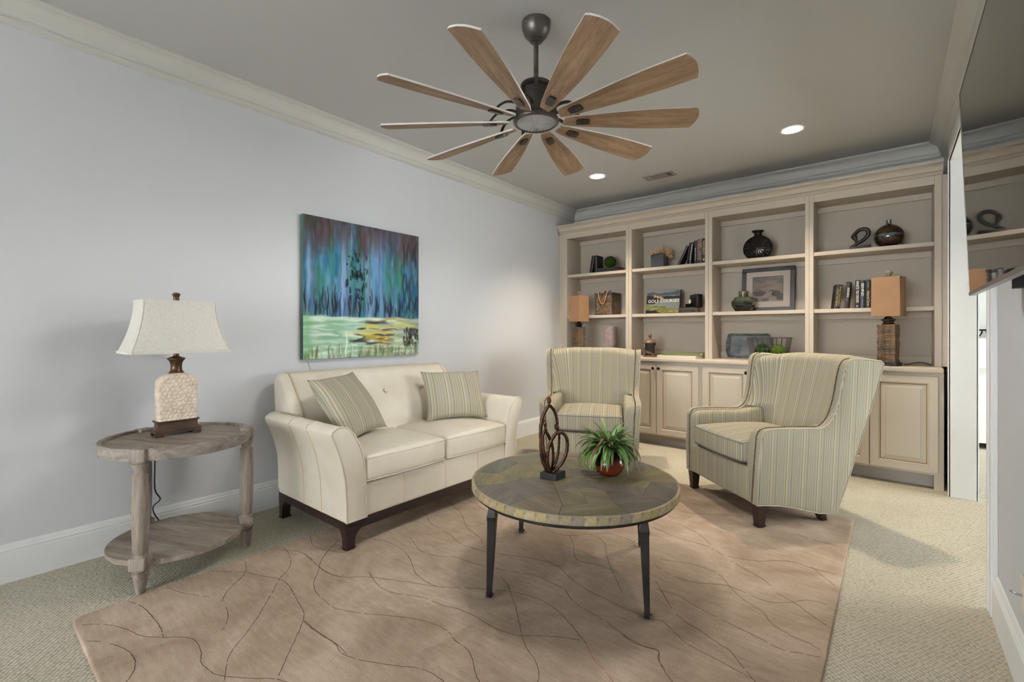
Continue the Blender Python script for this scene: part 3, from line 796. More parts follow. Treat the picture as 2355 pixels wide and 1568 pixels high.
    def ibs(a, b):
        s = a * 2 - 1
        if abs(s) < .5: return 2 + s * .38
        q = (abs(s) - .5) / .5
        return 2 + math.copysign(.22, s) + math.copysign(q * .20, s) + .10 * b * q
    mb = MB().grid(ib, 28, 24, 0, ibs)
    build('inside_back', mb, 'stripe_upholstery', T, 80)
    # seat cushion: crowned top, boxed front, welts
    cw, cy0, cy1 = .268, -.012, .56
    def puff(p):
        fx = 1 - (p.x / cw) ** 2; fy = 1 - ((p.y) / .287) ** 2
        q = Vector(p)
        if p.z > 0: q.z += .040 * max(0, fx) ** .7 * max(0, fy) ** .7
        if p.y < -.2: q.y -= .020 * max(0, fx)
        return q
    mb = MB().rbox((0, (cy0 + cy1) / 2, .420), (cw, (cy1 - cy0) / 2, .067), .022, 10, 3, puff, 0, lambda p: p.x + 3)
    c = build('seat_cushion', mb, 'stripe_upholstery', T, 60, merge=True)
    for z in (.475, .365):
        pth = [Vector((x, -.008 - .020 * (1 - (x / cw) ** 2), z)) for x in [(-cw + .006) + (2 * cw - .012) * k / 16 for k in range(17)]]
        build('piping', MB().tube(pth, .0042, 6), 'stripe_welt', c, 60)
    # front rail
    def fr(p):
        q = Vector(p); q.y -= .006 * (1 - (p.x / .33) ** 2) if p.y < 0 else 0
        return q
    mb = MB().rbox((0, .08, .235), (.325, .078, .104), .018, 8, 3, fr, 0, lambda p: p.x + 3.04)
    build('front_rail', mb, 'stripe_upholstery', T, 60, merge=True)
    build('seat_deck', MB().box(-.30, .30, .05, .57, .14, .35), 'stripe_welt', T)
    # legs
    for sx in (-1, 1):
        a, b_ = .030, .020
        x, y = sx * (.350), .040
        rg = [[(x + dx * w, y + dy * w, z) for dx, dy in ((-1, -1), (1, -1), (1, 1), (-1, 1))] for z, w in ((0.0, .021), (.136, .031))]
        lg = build('leg', MB().loft(rg, True, True), legs, T, bevel=.002)
        fc = MB().loft([[(x + dx * w + random.uniform(-.003, .003), y + dy * w, z + random.uniform(-.002, .002)) for dx, dy in ((-1, -1), (0, -1.1), (1, -1), (1.1, 0), (1, 1), (0, 1.1), (-1, 1), (-1.1, 0))] for z, w in ((.003, .0245), (.014, .027))], True, False)
        build('foot_cover', fc, 'clear_plastic', lg, 30)
        x, y = sx * .325, .462
        rg = [[(x + dx * w, yy + dy * w, z) for dx, dy in ((-1, -1), (1, -1), (1, 1), (-1, 1))] for z, w, yy in ((0.0, .019, y + .03), (.09, .027, y))]
        build('leg', MB().loft(rg, True, True), legs, T, bevel=.002)
    return T
def rz_of(e1): return math.atan2(e1[1], e1[0])
make_armchair('grey and yellow striped wing armchair angled beside the carpeted passage, overlapping the rug corner', (-.90, 3.275), rz_of((.753, -.659)))
make_armchair('grey and yellow striped wing armchair behind coffee table next to the sofa arm', (-1.90, 3.31), rz_of((.895, .446)))
for o in list(bpy.data.objects):
    if o.name.startswith('wing_armchair'): o.location.z = RZ + .0005
# ------------------------------------------------------------------ sofa
SY = 2.045
sofa = thing('loveseat', 'cream leather two-seat sofa with flared arms and dark wood base', 'sofa', (-2.65, SY, 0))
SX = lambda x: x + 2.65
ARM = [(1.340, .163), (1.337, .28), (1.329, .39), (1.309, .49), (1.280, .575), (1.251, .638), (1.256, .655), (1.278, .671), (1.310, .677), (1.345, .664), (1.385, .625), (1.420, .56), (1.442, .48), (1.452, .40), (1.458, .28), (1.461, .163)]
for sg in (1, -1):
    P = [(sg * (y - SY), z) for y, z in ARM]
    xs = [(-2.212, .010), (-2.216, .003), (-2.226, 0), (-2.50, 0), (-2.80, 0), (-2.985, 0), (-2.999, .004), (-3.005, .012)]
    cyy = sum(p[0] for p in P) / len(P); czz = .42
    rings = []
    for x, ins in xs:
        rings.append([(SX(x), y - math.copysign(ins, y - cyy), z - (math.copysign(ins, z - czz) if z > .17 else 0)) for y, z in P])
    a = build('arm', MB().loft(rings, True, True), 'cream_leather', sofa, 50)
    build('piping', MB().tube([(SX(-2.2155), y, z) for y, z in P], .0045, 6), 'cream_leather', a, 60)
    build('piping', MB().tube([(SX(-2.222), P[0][0] - .0 * sg, .166), (SX(-2.99), P[0][0], .166)], .002, 5), 'leather_seam', a, 60)
    op = P[:6]
    build('piping', MB().tube([(SX(-2.22), op[5][0], op[5][1]), (SX(-2.98), op[5][0], op[5][1])], .004, 6), 'cream_leather', a, 60)
    for xx in (-2.47, -2.67):
        build('stitched_seam', MB().tube([(SX(xx - .012 * (k / 15)), y - sg * .0005, z) for k, (y, z) in enumerate([(p[0], p[1]) for p in P[:11]])], .0028, 5), 'leather_seam', a, 60)
# back
BF = [(.40, -2.74), (.50, -2.757), (.58, -2.775), (.66, -2.812), (.75, -2.872), (.83, -2.937), (.875, -2.977), (.897, -3.003), (.906, -3.035), (.904, -3.075), (.892, -3.11), (.84, -3.13), (.60, -3.105), (.30, -3.06), (.17, -3.03)]
def back_ring(y):
    e = min(y - 1.348, 2.742 - y); r = .055
    q = 0 if e >= r else 1 - math.sqrt(max(0, 1 - ((r - e) / r) ** 2))
    out = []
    for z, x in BF:
        cz, cxx = .55, -2.95
        zz = z - .050 * q * (1 if z > .7 else 0); xx = x + (cxx - x) * .38 * q
        bow = .012 * math.sin(PI * (y - 1.348) / 1.394)
        out.append((SX(xx) + (bow if x > -2.99 and z > .5 else 0), y - SY, zz + (.006 * math.sin(PI * (y - 1.348) / 1.394) if z > .85 else 0)))
    return out
ys = [1.348, 1.351, 1.357, 1.366, 1.378, 1.392, 1.403] + [1.403 + (2.687 - 1.403) * k / 40 for k in range(1, 40)] + [2.687, 2.698, 2.712, 2.724, 2.733, 2.739, 2.742]
def dimple(p):
    for by in (1.708, 2.045, 2.382):
        d2 = ((p[1] + SY - by) ** 2 + (p[2] - .747) ** 2)
        if p[0] > SX(-2.99): p = (p[0] - .016 * math.exp(-d2 / .0045), p[1], p[2])
    return p
rings = []
for y in ys:
    r = [Vector(q) for q in back_ring(y)]
    r = smoothpath(r, 3, True)
    rings.append([dimple(tuple(q)) for q in r])
bk_ = build('back_cushion', MB().loft(rings, True, True), 'cream_leather', sofa, 60)
for sgy in (1.402, 2.688):
    rr_ = [q for q in smoothpath([Vector(q) for q in back_ring(sgy)], 3, True)][3 * 1:3 * 9]
    for o_ in (0, .006 if sgy < 2 else -.006):
        build('stitched_seam', MB().tube([(q.x + .001, q.y + o_, q.z + .0012) for q in rr_], .0022, 5), 'leather_seam', bk_, 60)
build('stitched_seam', MB().tube([(SX(-3.012) + .012, y - SY, .9085 + .005 * math.sin(PI * (y - 1.348) / 1.394)) for y in [1.41 + 1.27 * k / 20 for k in range(21)]], .0022, 5), 'leather_seam', bk_, 60)
for by in (1.708, 2.045, 2.382):
    bt = MB().sphere((0, 0, 0), .016, 14, 8, (.5, 1, 1))
    build('button', bt, 'cream_leather', bk_, 60, loc=(SX(-2.869) + .006, by - SY, .747), rot=(0, math.radians(-38), 0))
# seat cushions
for y0, y1 in ((1.455, 2.040), (2.044, 2.640)):
    hy = (y1 - y0) / 2
    def puff(p, hy=hy):
        fx = 1 - (p.x / .295) ** 2; fy = 1 - (p.y / hy) ** 2; q = Vector(p)
        if p.z > 0: q.z += .038 * max(0, fx) ** .6 * max(0, fy) ** .6
        if p.x > .2: q.x += .012 * max(0, fy)
        return q
    mb = MB().rbox((SX(-2.495), (y0 + y1) / 2 - SY, .421), (.285, hy, .069), .026, 8, 4, puff)
    c = build('seat_cushion', mb, 'cream_leather', sofa, 60, merge=True)
    for z in (.482, .360):
        pth = [Vector((SX(-2.2105) + .012 * max(0, 1 - (yy / hy) ** 2) - (.006 if abs(yy) > hy - .012 else 0), (y0 + y1) / 2 - SY + yy, z)) for yy in [-hy + .004 + (2 * hy - .008) * k / 16 for k in range(17)]]
        build('piping', MB().tube(pth, .0038, 6), 'cream_leather', c, 60)
mb = MB().rbox((SX(-2.60), 0, .255), (.378, .592, .092), .014, 4, 3)
fr = build('front_rail', mb, 'cream_leather', sofa, 60, merge=True)
for yy in (-.33, .0, .30): build('stitched_seam', MB().tube([(SX(-2.2212), yy, .17 + .165 * k / 4) for k in range(5)], .002, 5), 'leather_seam', fr, 60)
# dark base and bracket feet
mb = MB().box(SX(-2.245), SX(-2.227), -.70, .70, .112, .165).box(SX(-3.01), SX(-2.99), -.70, .70, .112, .165)
mb.box(SX(-3.0), SX(-2.235), -.70, -.682, .112, .165).box(SX(-3.0), SX(-2.235), .682, .70, .112, .165)
build('base_rail', mb, 'espresso_wood', sofa, bevel=.001)
for fx, sx in ((-2.222, -1), (-3.005, 1)):
    for sg in (-1, 1):
        zb = RZ if fx > -2.4 else 0.0
        rg = []
        for k in range(9):
            t = k / 8; z = zb + .001 + (.130 - zb) * t; w = .050 + .006 * t + .065 * max(0, (t - .35) / .65) ** 2.4; w2 = .045 + .004 * t + .05 * max(0, (t - .35) / .65) ** 2.4
            o_ = .006 * (1 - t)
            x0, x1 = SX(fx) + sx * o_ * .5, SX(fx) + sx * w2; y0_, y1_ = sg * (.702 - o_ * .4), sg * (.702 - w)
            rg.append([(x0, y0_, z), (x1, y0_, z), (x1, y1_, z), (x0, y1_, z)])
        ft = build('foot', MB().loft(rg, True, True), 'espresso_wood', sofa, 40, bevel=.0015)
        x0, y0_ = SX(fx), sg * .702
        cv = MB().loft([[(x0 - sx * .003, y0_ + sg * .003, zb + z + d * .003), (x0 + sx * .05, y0_ + sg * .003, zb + z - d * .002), (x0 + sx * .05, y0_ - sg * .055, zb + z + d * .002), (x0 - sx * .003, y0_ - sg * .055, zb + z)] for z, d in ((.001, 0), (.012, 1))], True, False)
        build('foot_cover', cv, 'clear_plastic', ft)

# ------------------------------------------------------------------ pillows
def pillow(label, c, e1, up, w, h, th, seed):
    e1 = Vector(e1).normalized(); up = Vector(up); up = (up - e1 * up.dot(e1)).normalized(); nn = e1.cross(up)
    mb = MB(); N = 22; rnd = random.Random(seed); ph = [rnd.uniform(0, 6) for _ in range(4)]
    for sg in (1, -1):
        def fn(a, b, sg=sg):
            s, t = a * 2 - 1, b * 2 - 1
            es, et = 1 - abs(s) ** 2.4, 1 - abs(t) ** 2.4
            d = th * (max(0, es) * max(0, et)) ** .5
            pin = 1 - .10 * (1 - (t * t)) * (abs(s) ** 6)
            pin2 = 1 - .10 * (1 - (s * s)) * (abs(t) ** 6)
            wr = .006 * math.sin(9 * s + ph[0] + 4 * t) * (1 - es) * et + .006 * math.sin(10 * t + ph[1]) * (1 - et) * es
            x, y = s * w / 2 * pin, t * h / 2 * pin2
            return (x, y, sg * (d + wr * (d > .001)))
        mb.grid(fn, N, N, 0, lambda a, b: a * w + 2)
    o = build('throw_pillow', mb, 'stripe_pillow', None, 80, merge=False)
    M = Matrix((e1, up, nn)).transposed().to_4x4(); M.translation = Vector(c)
    o.matrix_world = M
    return tag(o, label, 'pillow', 'throw pillows on the sofa')
pillow('grey and yellow striped throw pillow tilted like a diamond against sofa arm near the lamp', (-2.665, 1.632, .709), (-.44, .90, .02), (-.36, -.55, .80), .48, .45, .075, 1)
pillow('grey and yellow striped throw pillow standing upright at sofa arm near the armchair', (-2.60, 2.479, .693), (.40, .917, -.02), (-.18, .16, .40), .48, .40, .075, 2)

# ------------------------------------------------------------------ painting
def make_painting():
    n = 300; y, x = np.mgrid[0:n, 0:n] / (n - 1.0)
    img = np.zeros((n, n, 3)); img[:] = np.array([96, 120, 130]) / 255
    R = np.random.RandomState(11)
    def stroke(cx, cy, w, l, col, vert=True, al=.7, wob=.004):
        """soft brush stroke"""
        if vert:
            i0, i1 = int(max(0, (cx - 2.2 * w) * n)), int(min(n, (cx + 2.2 * w) * n + 2)); j0, j1 = int(max(0, (cy - l) * n)), int(min(n, (cy + l) * n + 2))
        else:
            i0, i1 = int(max(0, (cx - l) * n)), int(min(n, (cx + l) * n + 2)); j0, j1 = int(max(0, (cy - 2.2 * w) * n)), int(min(n, (cy + 2.2 * w) * n + 2))
        if i1 <= i0 or j1 <= j0: return
        X, Y = x[j0:j1, i0:i1], y[j0:j1, i0:i1]
        if vert: a = np.exp(-((X - cx - wob * np.sin(Y * 40 + cx * 90)) / w) ** 2) * np.clip((1 - ((Y - cy) / l) ** 2), 0, 1) ** .5
        else: a = np.exp(-((Y - cy - wob * np.sin(X * 30 + cy * 90)) / w) ** 2) * np.clip((1 - ((X - cx) / l) ** 2), 0, 1) ** .5
        a = (a * al * (0.75 + .25 * R.rand(*a.shape)))[..., None]
        img[j0:j1, i0:i1] = img[j0:j1, i0:i1] * (1 - a) + np.array(col) / 255 * a
    blues = [(64, 120, 150), (98, 140, 178), (140, 160, 196), (52, 104, 122), (88, 142, 140), (120, 158, 176), (72, 128, 118), (110, 116, 150), (150, 172, 196), (40, 92, 130)]
    for _ in range(420):
        stroke(R.rand(), R.uniform(.05, .66), R.uniform(.006, .022), R.uniform(.10, .30), blues[R.randint(len(blues))], True, R.uniform(.35, .8))
    for _ in range(170):   # brown and mauve haze at the top
        stroke(R.rand(), R.uniform(-.05, .16), R.uniform(.006, .02), R.uniform(.06, .22), [(92, 78, 72), (110, 92, 90), (104, 88, 108), (84, 74, 66)][R.randint(4)], True, R.uniform(.3, .75))
    for cx, cy in ((.10, .45), (.14, .5), (.47, .5), (.36, .34), (.72, .44), (.78, .3), (.82, .36)):
        stroke(cx, cy, .022, .16, [(58, 112, 72), (86, 140, 90), (70, 130, 96)][R.randint(3)], True, .6)
    for cx in (.31, .56, .62): stroke(cx, .36, .03, .34, (150, 168, 206), True, .55)
    for cx in (.28, .33, .52, .61, .47, .84, .93): stroke(cx, .33, .004, .34, (92, 72, 62), True, .6)
    for _ in range(120):   # dark drips above the water line
        stroke(R.rand(), R.uniform(.54, .68), R.uniform(.003, .007), R.uniform(.03, .11), [(44, 44, 52), (54, 50, 60), (36, 60, 84), (58, 44, 50)][R.randint(4)], True, R.uniform(.4, .85))
    for _ in range(70): stroke(R.uniform(.82, 1), R.uniform(.08, .66), R.uniform(.003, .008), R.uniform(.03, .12), [(62, 54, 50), (40, 46, 52), (34, 96, 132), (76, 62, 56)][R.randint(4)], True, .7)
    for _ in range(60): stroke(R.uniform(.33, .50), R.uniform(.22, .56), R.uniform(.003, .007), R.uniform(.006, .03), (30, 40, 38), True, .85)
    for cx, cy in ((.38, .38), (.41, .385), (.455, .39), (.33, .45)): stroke(cx, cy, .010, .035, (24, 34, 36), True, .9)
    # water
    m = y > .70; base = np.array([150, 178, 158]) / 255
    img[m] = base
    for _ in range(300):
        cy = R.uniform(.70, 1.0); cx = R.rand()
        pal = [(176, 206, 178), (206, 220, 206), (132, 170, 140), (224, 228, 220), (150, 186, 176)] if cx < .5 else [(176, 178, 160), (206, 204, 190), (130, 112, 98), (196, 186, 120), (222, 222, 212), (150, 168, 158)]
        stroke(cx, cy, R.uniform(.004, .012), R.uniform(.04, .16), pal[R.randint(len(pal))], False, R.uniform(.35, .8))
    for _ in range(40): stroke(R.uniform(.42, .72), R.uniform(.76, .90), R.uniform(.004, .010), R.uniform(.03, .10), [(96, 66, 58), (70, 48, 50), (190, 156, 66), (206, 178, 84), (60, 54, 56)][R.randint(5)], False, .75)
    stroke(.58, .735, .012, .10, (38, 36, 38), False, .8)
    for cx, cy in ((.80, .75), (.90, .755), (.52, .765), (.5, .83), (.55, .845)): stroke(cx, cy, .010, .07, (212, 196, 96), False, .85)
    for _ in range(90): stroke(R.uniform(.84, 1), R.uniform(.78, .92), R.uniform(.003, .006), R.uniform(.008, .03), [(54, 40, 36), (28, 58, 74), (90, 78, 60)][R.randint(3)], True, .85)
    for _ in range(150): stroke(R.rand(), R.uniform(.94, 1.02), R.uniform(.003, .008), R.uniform(.02, .06), [(122, 150, 98), (112, 98, 78), (206, 214, 202), (96, 128, 84), (150, 130, 100)][R.randint(5)], True, .7)
    stroke(.325, .90, .007, .10, (220, 226, 208), True, .95)
    stroke(.03, .85, .03, .2, (120, 172, 122), True, .6)
    return np.clip((img - .5) * 1.18 + .44, 0.03, .95)
pt = thing('canvas_painting', 'unframed square abstract canvas of blue drips over pale green water, hung above sofa', 'painting', (XL, 2.09, 1.488))
PW, PZ = 1.02, 1.018
build('stretched_canvas', MB().rbox((.0225, 0, 0), (.0205, PW / 2, PZ / 2), .003, 1, 2), 'canvas_edge', pt, 40, merge=True)
paint_mesh('painted_surface', make_painting(), PW - .002, PZ - .002, 'painted_canvas', pt, (.0436, -PW / 2 + .001, -PZ / 2 + .001), (0, 0, PI / 2))
tag(build('picture_cord', MB().tube([at_x(706, 826, XL + .006), at_x(711, 836, XL + .005), at_x(716, 850, XL + .006), at_x(722, 868, XL + .008)], .0025, 6), 'cord_white'), 'thin white cord hanging on the wall between canvas painting and sofa back', 'cord')

# ------------------------------------------------------------------ round end table
ET = Vector((-2.825, .763, 0)); ETZ, ETR, ESZ, ESR = .651, .318, .140, .288
et = thing('end_table', 'weathered grey wood round end table with tray top and lower shelf', 'table', ET)
def planks(name, R_, z0, z1, w, ang, mat, parent):
    k = 0; y = -R_
    rot = Matrix.Rotation(ang, 4, 'Z')
    while y < R_ - .005:
        y0, y1 = y + .0008, min(y + w, R_) - .0008
        if abs(y0) > R_ or abs(y1) > R_: pass
        n = 7; o = []
        for i in range(n + 1):
            yy = y0 + (y1 - y0) * i / n; o.append((math.sqrt(max(0, R_ ** 2 - yy ** 2)), yy))
        for i in range(n, -1, -1):
            yy = y0 + (y1 - y0) * i / n; o.append((-math.sqrt(max(0, R_ ** 2 - yy ** 2)), yy))
        dz = random.uniform(-.0004, .0004)
        pl = build(name, MB().prism(o, z0, z1 + dz), mat, parent, loc=(0, 0, 0), rot=(0, 0, ang)); y += w
PA = math.radians(21.9)
planks('top_plank', ETR - .020, ETZ - .032, ETZ - .013, .076, PA, 'weathered_wood', et)
planks('shelf_plank', ESR, ESZ - .022, ESZ, .076, PA, 'weathered_wood', et)
rim = MB().lathe([(ETR - .020, ETZ - .056), (ETR - .002, ETZ - .056), (ETR, ETZ - .045), (ETR, ETZ - .003), (ETR - .003, ETZ), (ETR - .017, ETZ), (ETR - .020, ETZ - .003), (ETR - .020, ETZ - .056)], 72, caps=False)
build('top_rim', rim, 'weathered_wood_rim', et, 35)
def turned_leg(a):
    r = .300; x, y = r * math.cos(a), r * math.sin(a)
    mb = MB()
    mb.lathe([(.012, .001), (.017, .003), (.0295, .085), (.0305, .094), (.025, .098), (.0315, .103), (.0325, .110), (.031, .114)], 20)
    R = Matrix.Rotation(a, 4, 'Z')
    mb.rbox((0, 0, .140), (.0335, .0335, .028), .005, 1, 2, mat=R)
    mb.lathe([(r * 1.24, z) for r, z in [(.025, .166), (.0235, .176), (.021, .180), (.0235, .186), (.0265, .30), (.0265, .44), (.0245, .505), (.0235, .525), (.0255, .530), (.0255, .535), (.0185, .540), (.0175, .548), (.022, .562), (.026, .575), (.026, .580), (.021, .584), (.0245, .590), (.0245, .594)]], 20)
    mb.rbox((0, 0, .6225), (.0335, .0335, .029), .005, 1, 2, mat=R)
    return build('leg', mb, 'weathered_wood_leg', et, 40, loc=(x, y, 0))
for a in (-43, 72, 195): turned_leg(math.radians(a))
# lamp cord behind the table
tag(build('lamp_cord', MB().tube(smoothpath([(-3.165, .738, .64), (-3.168, .742, .45), (-3.165, .742, .30), (-3.16, .765, .24), (-3.168, .735, .205), (-3.165, .745, .15), (-3.17, .80, .06), (-3.175, .86, .006)], 5), .0035, 6), 'cord_black'), 'black lamp cord hanging behind the round end table', 'cord')

# ------------------------------------------------------------------ table lamp
TZ = ETZ - .013
lamp = thing('table_lamp', 'table lamp with cream pebbled ceramic body and flared linen shade on end table', 'lamp', (-2.900, .771, TZ + .001))
mb = MB()   # local x depth, y width
for sx in (-1, 1):
    for sy in (-1, 1): mb.box(*sorted((sx * .046, sx * .028)), *sorted((sy * .100, sy * .062)), 0, .016)
mb.box(-.046, .046, -.100, .100, .016, .036)
mb.loft([[(sx * (.042 - i), sy * (.095 - i), z) for sx, sy in ((-1, -1), (1, -1), (1, 1), (-1, 1))] for z, i in ((.036, 0), (.040, .002), (.044, .007), (.046, .008), (.068, .008), (.070, .003), (.074, .001), (.078, .001))], True, True)
build('foot', mb, 'bronze_dark', lamp, bevel=.0012)
# ceramic body: tombstone outline, pebbled with Voronoi cells
def pebble(mbx, nx, nz):
    RR = np.random.RandomState(3)
    seeds = [(ix * .021 + (.0105 if iz % 2 else 0) + RR.uniform(-.006, .006), iz * .020 + RR.uniform(-.006, .006)) for iz in range(-1, 14) for ix in range(-6, 7)]
    seeds = np.array(seeds)
    def hgt(a, b):
        d = np.sqrt(((seeds - np.array([a, b])) ** 2).sum(1)); d.sort(); e = d[1] - d[0]
        return .0050 * min(1.0, e / .008)
    return hgt
hg = pebble(None, 0, 0)
BWd, BHt, BDp = .085, .242, .036
def half_w(z):
    if z < .176: return BWd - .002 * (1 - z / .176)
    t = (z - .176) / (BHt - .176 + .001); return BWd * math.sqrt(max(0, 1 - t ** 2.6)) * .98 + .002
mb = MB(); NZ, NX = 78, 56
for sg in (1, -1):
    def fn(a, b, sg=sg):
        z = b * BHt; w = half_w(z); y = (a * 2 - 1) * w
        return (sg * (BDp + (hg(y, z) if sg > 0 else 0) * min(1, (1 - abs(a * 2 - 1)) * 14)), y, z)
    mb.grid(fn, NX, NZ)
sd = []
zs = [BHt * k / NZ for k in range(NZ + 1)]
edge = [(-half_w(z), z) for z in zs] + [(half_w(z), z) for z in reversed(zs)]
rings = []
for i, dx in enumerate([-1, -.6, -.2, .2, .6, 1]):
    rings.append([(dx * BDp, y + (hg(y * 0 + dx * BDp, z) * .6 * math.copysign(1, y) * (1 - abs(dx)) ** .3 if abs(y) > .03 else 0), z) for y, z in edge])
mb.loft(rings, True, False)
build('ceramic_body', mb, 'cream_ceramic', lamp, 60, loc=(0, 0, .078))
build('neck', MB().lathe([(.033, .317), (.034, .321), (.031, .326), (.026, .335), (.0245, .353), (.0265, .371), (.034, .385), (.041, .392), (.041, .395), (.034, .399), (.020, .403), (.012, .409), (.0115, .440), (.004, .441), (.004, .70), (.001, .70)], 28), 'bronze_neck', lamp, 40)
def shade_ring(z, hx, hy, c):
    o = []
    for sx, sy in ((1, -1), (1, 1), (-1, 1), (-1, -1)):
        px, py = sx * hx, sy * hy
        if sx * sy < 0: o += [(px - sx * c, py, z), (px, py - sy * c, z)] if True else []
        else: o += [(px, py - sy * c, z), (px - sx * c, py, z)]
    return o
mbs = MB(); rings = []; mbi = MB(); ri = []
NS = 12
for k in range(NS + 1):
    t = k / NS; q = (1 - t) ** 1.9
    hx, hy, z = .082 + .044 * q, .163 + .058 * q, .428 + .265 * t
    rings.append(shade_ring(z, hx, hy, .012)); ri.append(shade_ring(z, hx - .003, hy - .003, .012))
mbs.loft(rings, True, False); mbs.loft(ri, True, False, 1)
sh = build('shade', mbs, ['linen_shade', 'shade_inner'], lamp, 30)
for z, hx, hy in ((.431, .1265, .2215), (.684, .0826, .1636)):
    build('shade_trim', MB().loft([[(x * 1.0, y, zz) for x, y, zz in shade_ring(z + d, hx + e, hy + e, .012)] for d, e in ((-.006, .0002), (-.006, .0018), (.008, .0012), (.008, .0))], True, False), 'linen_shade', sh, 40)
for k4, (sx, sy) in enumerate(((1, -1), (1, 1), (-1, 1), (-1, -1))):
    pth = []
    for k in range(NS + 1):
        t = k / NS; q = (1 - t) ** 1.9; pth.append((sx * (.082 + .044 * q - .005), sy * (.163 + .058 * q - .005), .428 + .265 * t))
    build('corner_trim', MB().tube(pth, .0065, 6, flat=.5), 'linen_shade', sh, 60)
build('finial', MB().lathe([(.010, .693), (.0135, .696), (.0125, .712), (.015, .722), (.0185, .727), (.0185, .731), (.012, .737), (.001, .739)], 20), 'bronze_neck', lamp, 45)

# ------------------------------------------------------------------ round coffee table
CT, CTZ, CTR = Vector((-1.210, 1.955, 0)), .458, .496
cof = thing('coffee_table', 'round parquet-top coffee table with tapered black iron legs on rug', 'table', (CT.x, CT.y, RZ + .0005))
zt = CTZ - RZ
g = .0006
def poly_piece(P, mat):
    cx = sum(p[0] for p in P) / len(P); cy = sum(p[1] for p in P) / len(P)
    P2 = [(cx + (x - cx) * .994 - cx, cy + (y - cy) * .994 - cy) for x, y in P]
    a = random.uniform(0, PI)
    ca, sa = math.cos(-a), math.sin(-a)
    P3 = [(x * ca - y * sa, x * sa + y * ca) for x, y in P2]
    o = build('parquet_piece', MB().prism(P3, 0, .010), mat, cof, bevel=.0006, loc=(cx, cy, zt - .010 + random.uniform(-.0003, .0003)), rot=(0, 0, a))
pol = lambda r, d: (r * math.cos(math.radians(d)), r * math.sin(math.radians(d)))
A, RO = .125, CTR - .012
ph0 = 12
pm = lambda: 'parquet_%d' % random.randrange(5)
for k in range(6):
    th = ph0 + 60 * k; T30 = A * math.sqrt(3)
    O, N0, TP, N1 = (0, 0), pol(A, th), pol(T30, th + 30), pol(A, th + 60)
    mid = pol(T30 / 2, th + 30)
    poly_piece([O, N0, TP], pm()); poly_piece([O, TP, N1], pm())
    T0 = pol(T30, th - 30); U1, U2 = pol(.372, th - 17), pol(.372, th + 17); UM = pol(.352, th)
    poly_piece([N0, T0, U1, UM], pm()); poly_piece([N0, UM, U2, TP], pm())
    V1 = pol(.372, th + 43)
    a0, a1 = th + 17, th + 43
    poly_piece([TP, U2] + [pol(RO, a0 + (a1 - a0) * i / 8) for i in range(9)] + [V1], pm())
    a0, a1 = th - 17, th + 17
    poly_piece([U1] + [pol(RO, a0 + (a1 - a0) * i / 10) for i in range(11)] + [U2, UM], pm())
build('top_core', MB().lathe([(.001, zt - .034), (RO - .001, zt - .034), (RO - .001, zt - .0105), (.001, zt - .0105)], 64), 'parquet_0', cof)
eb = []
NB = 64
for i in range(4):
    a0, a1 = -PI / NB * .985, PI / NB * .985; o = arc(0, 0, CTR, a0, a1, 3) + list(reversed(arc(0, 0, RO + .0004, a0, a1, 3)))
    eb.append(o)
ebm = []
for k in range(NB):
    i = random.randrange(4)
    if len(ebm) <= i or True:
        pass
    key = 'edge_%d' % i
    src = [o for o in ebm if o[0] == key]
    if not src:
        b_ = build('edge_block', MB().loft([[(x, y, z) for x, y in eb[i]] for z in (zt - .034, zt - .003)] + [[(x * (1 - .003), y * (1 - .003), zt - .0004) for x, y in eb[i]]], True, True), key, cof, rot=(0, 0, 2 * PI * k / NB)); ebm.append((key, b_))
    else:
        inst('edge_block', src[0][1], cof, rot=(0, 0, 2 * PI * k / NB))
build('apron_ring', MB().lathe([(CTR - .030, zt - .052), (CTR - .014, zt - .052), (CTR - .010, zt - .048), (CTR - .010, zt - .040), (CTR - .003, zt - .038), (CTR - .003, zt - .0342), (CTR - .030, zt - .0342)], 72, caps=False), 'iron_dark', cof, 30)
for k in range(4):
    a = math.radians(-19 + 90 * k); M = Matrix.Rotation(a, 4, 'Z') @ Matrix.Translation((.455, 0, 0)) @ Matrix.Rotation(math.radians(45), 4, 'Z')
    def sq(w, z, sh): return [(sh * .7071 + w * dx, -sh * .7071 + w * dy, z) for dx, dy in ((-1, -1), (1, -1), (1, 1), (-1, 1))]
    lg = MB().loft([sq(.0105, .001, .015), sq(.0185, zt - .115, .0), sq(.0205, zt - .095, 0), sq(.0145, zt - .060, 0), sq(.0145, zt - .05, 0)], True, True, 0, None, M)
    lg.box(-.016, .016, -.016, .016, zt - .056, zt - .034, 0, M)
    lo = build('leg', lg, 'iron_dark', cof, bevel=.0015)
    cvr = MB().loft([[(math.cos(2 * PI * i / 14) * (r + random.uniform(-.004, .004)) + .47, math.sin(2 * PI * i / 14) * (r + random.uniform(-.004, .004)), z + random.uniform(0, dz)) for i in range(14)] for r, z, dz in ((.034, .0008, .003), (.022, .002, .003), (.016, .012, .012))], True, False, 0, None, Matrix.Rotation(a, 4, 'Z'))
    build('foot_cover', cvr, 'clear_plastic', lo, 30)

# ------------------------------------------------------------------ bronze family sculpture
sc0 = at_z(1271, 1098, CTZ); scd = (sc0 - CAM).dot(FWD)
scu = thing('family_sculpture', 'abstract bronze family sculpture of looped figures on black block base', 'sculpture', (sc0.x, sc0.y, CTZ + .001), YAW)
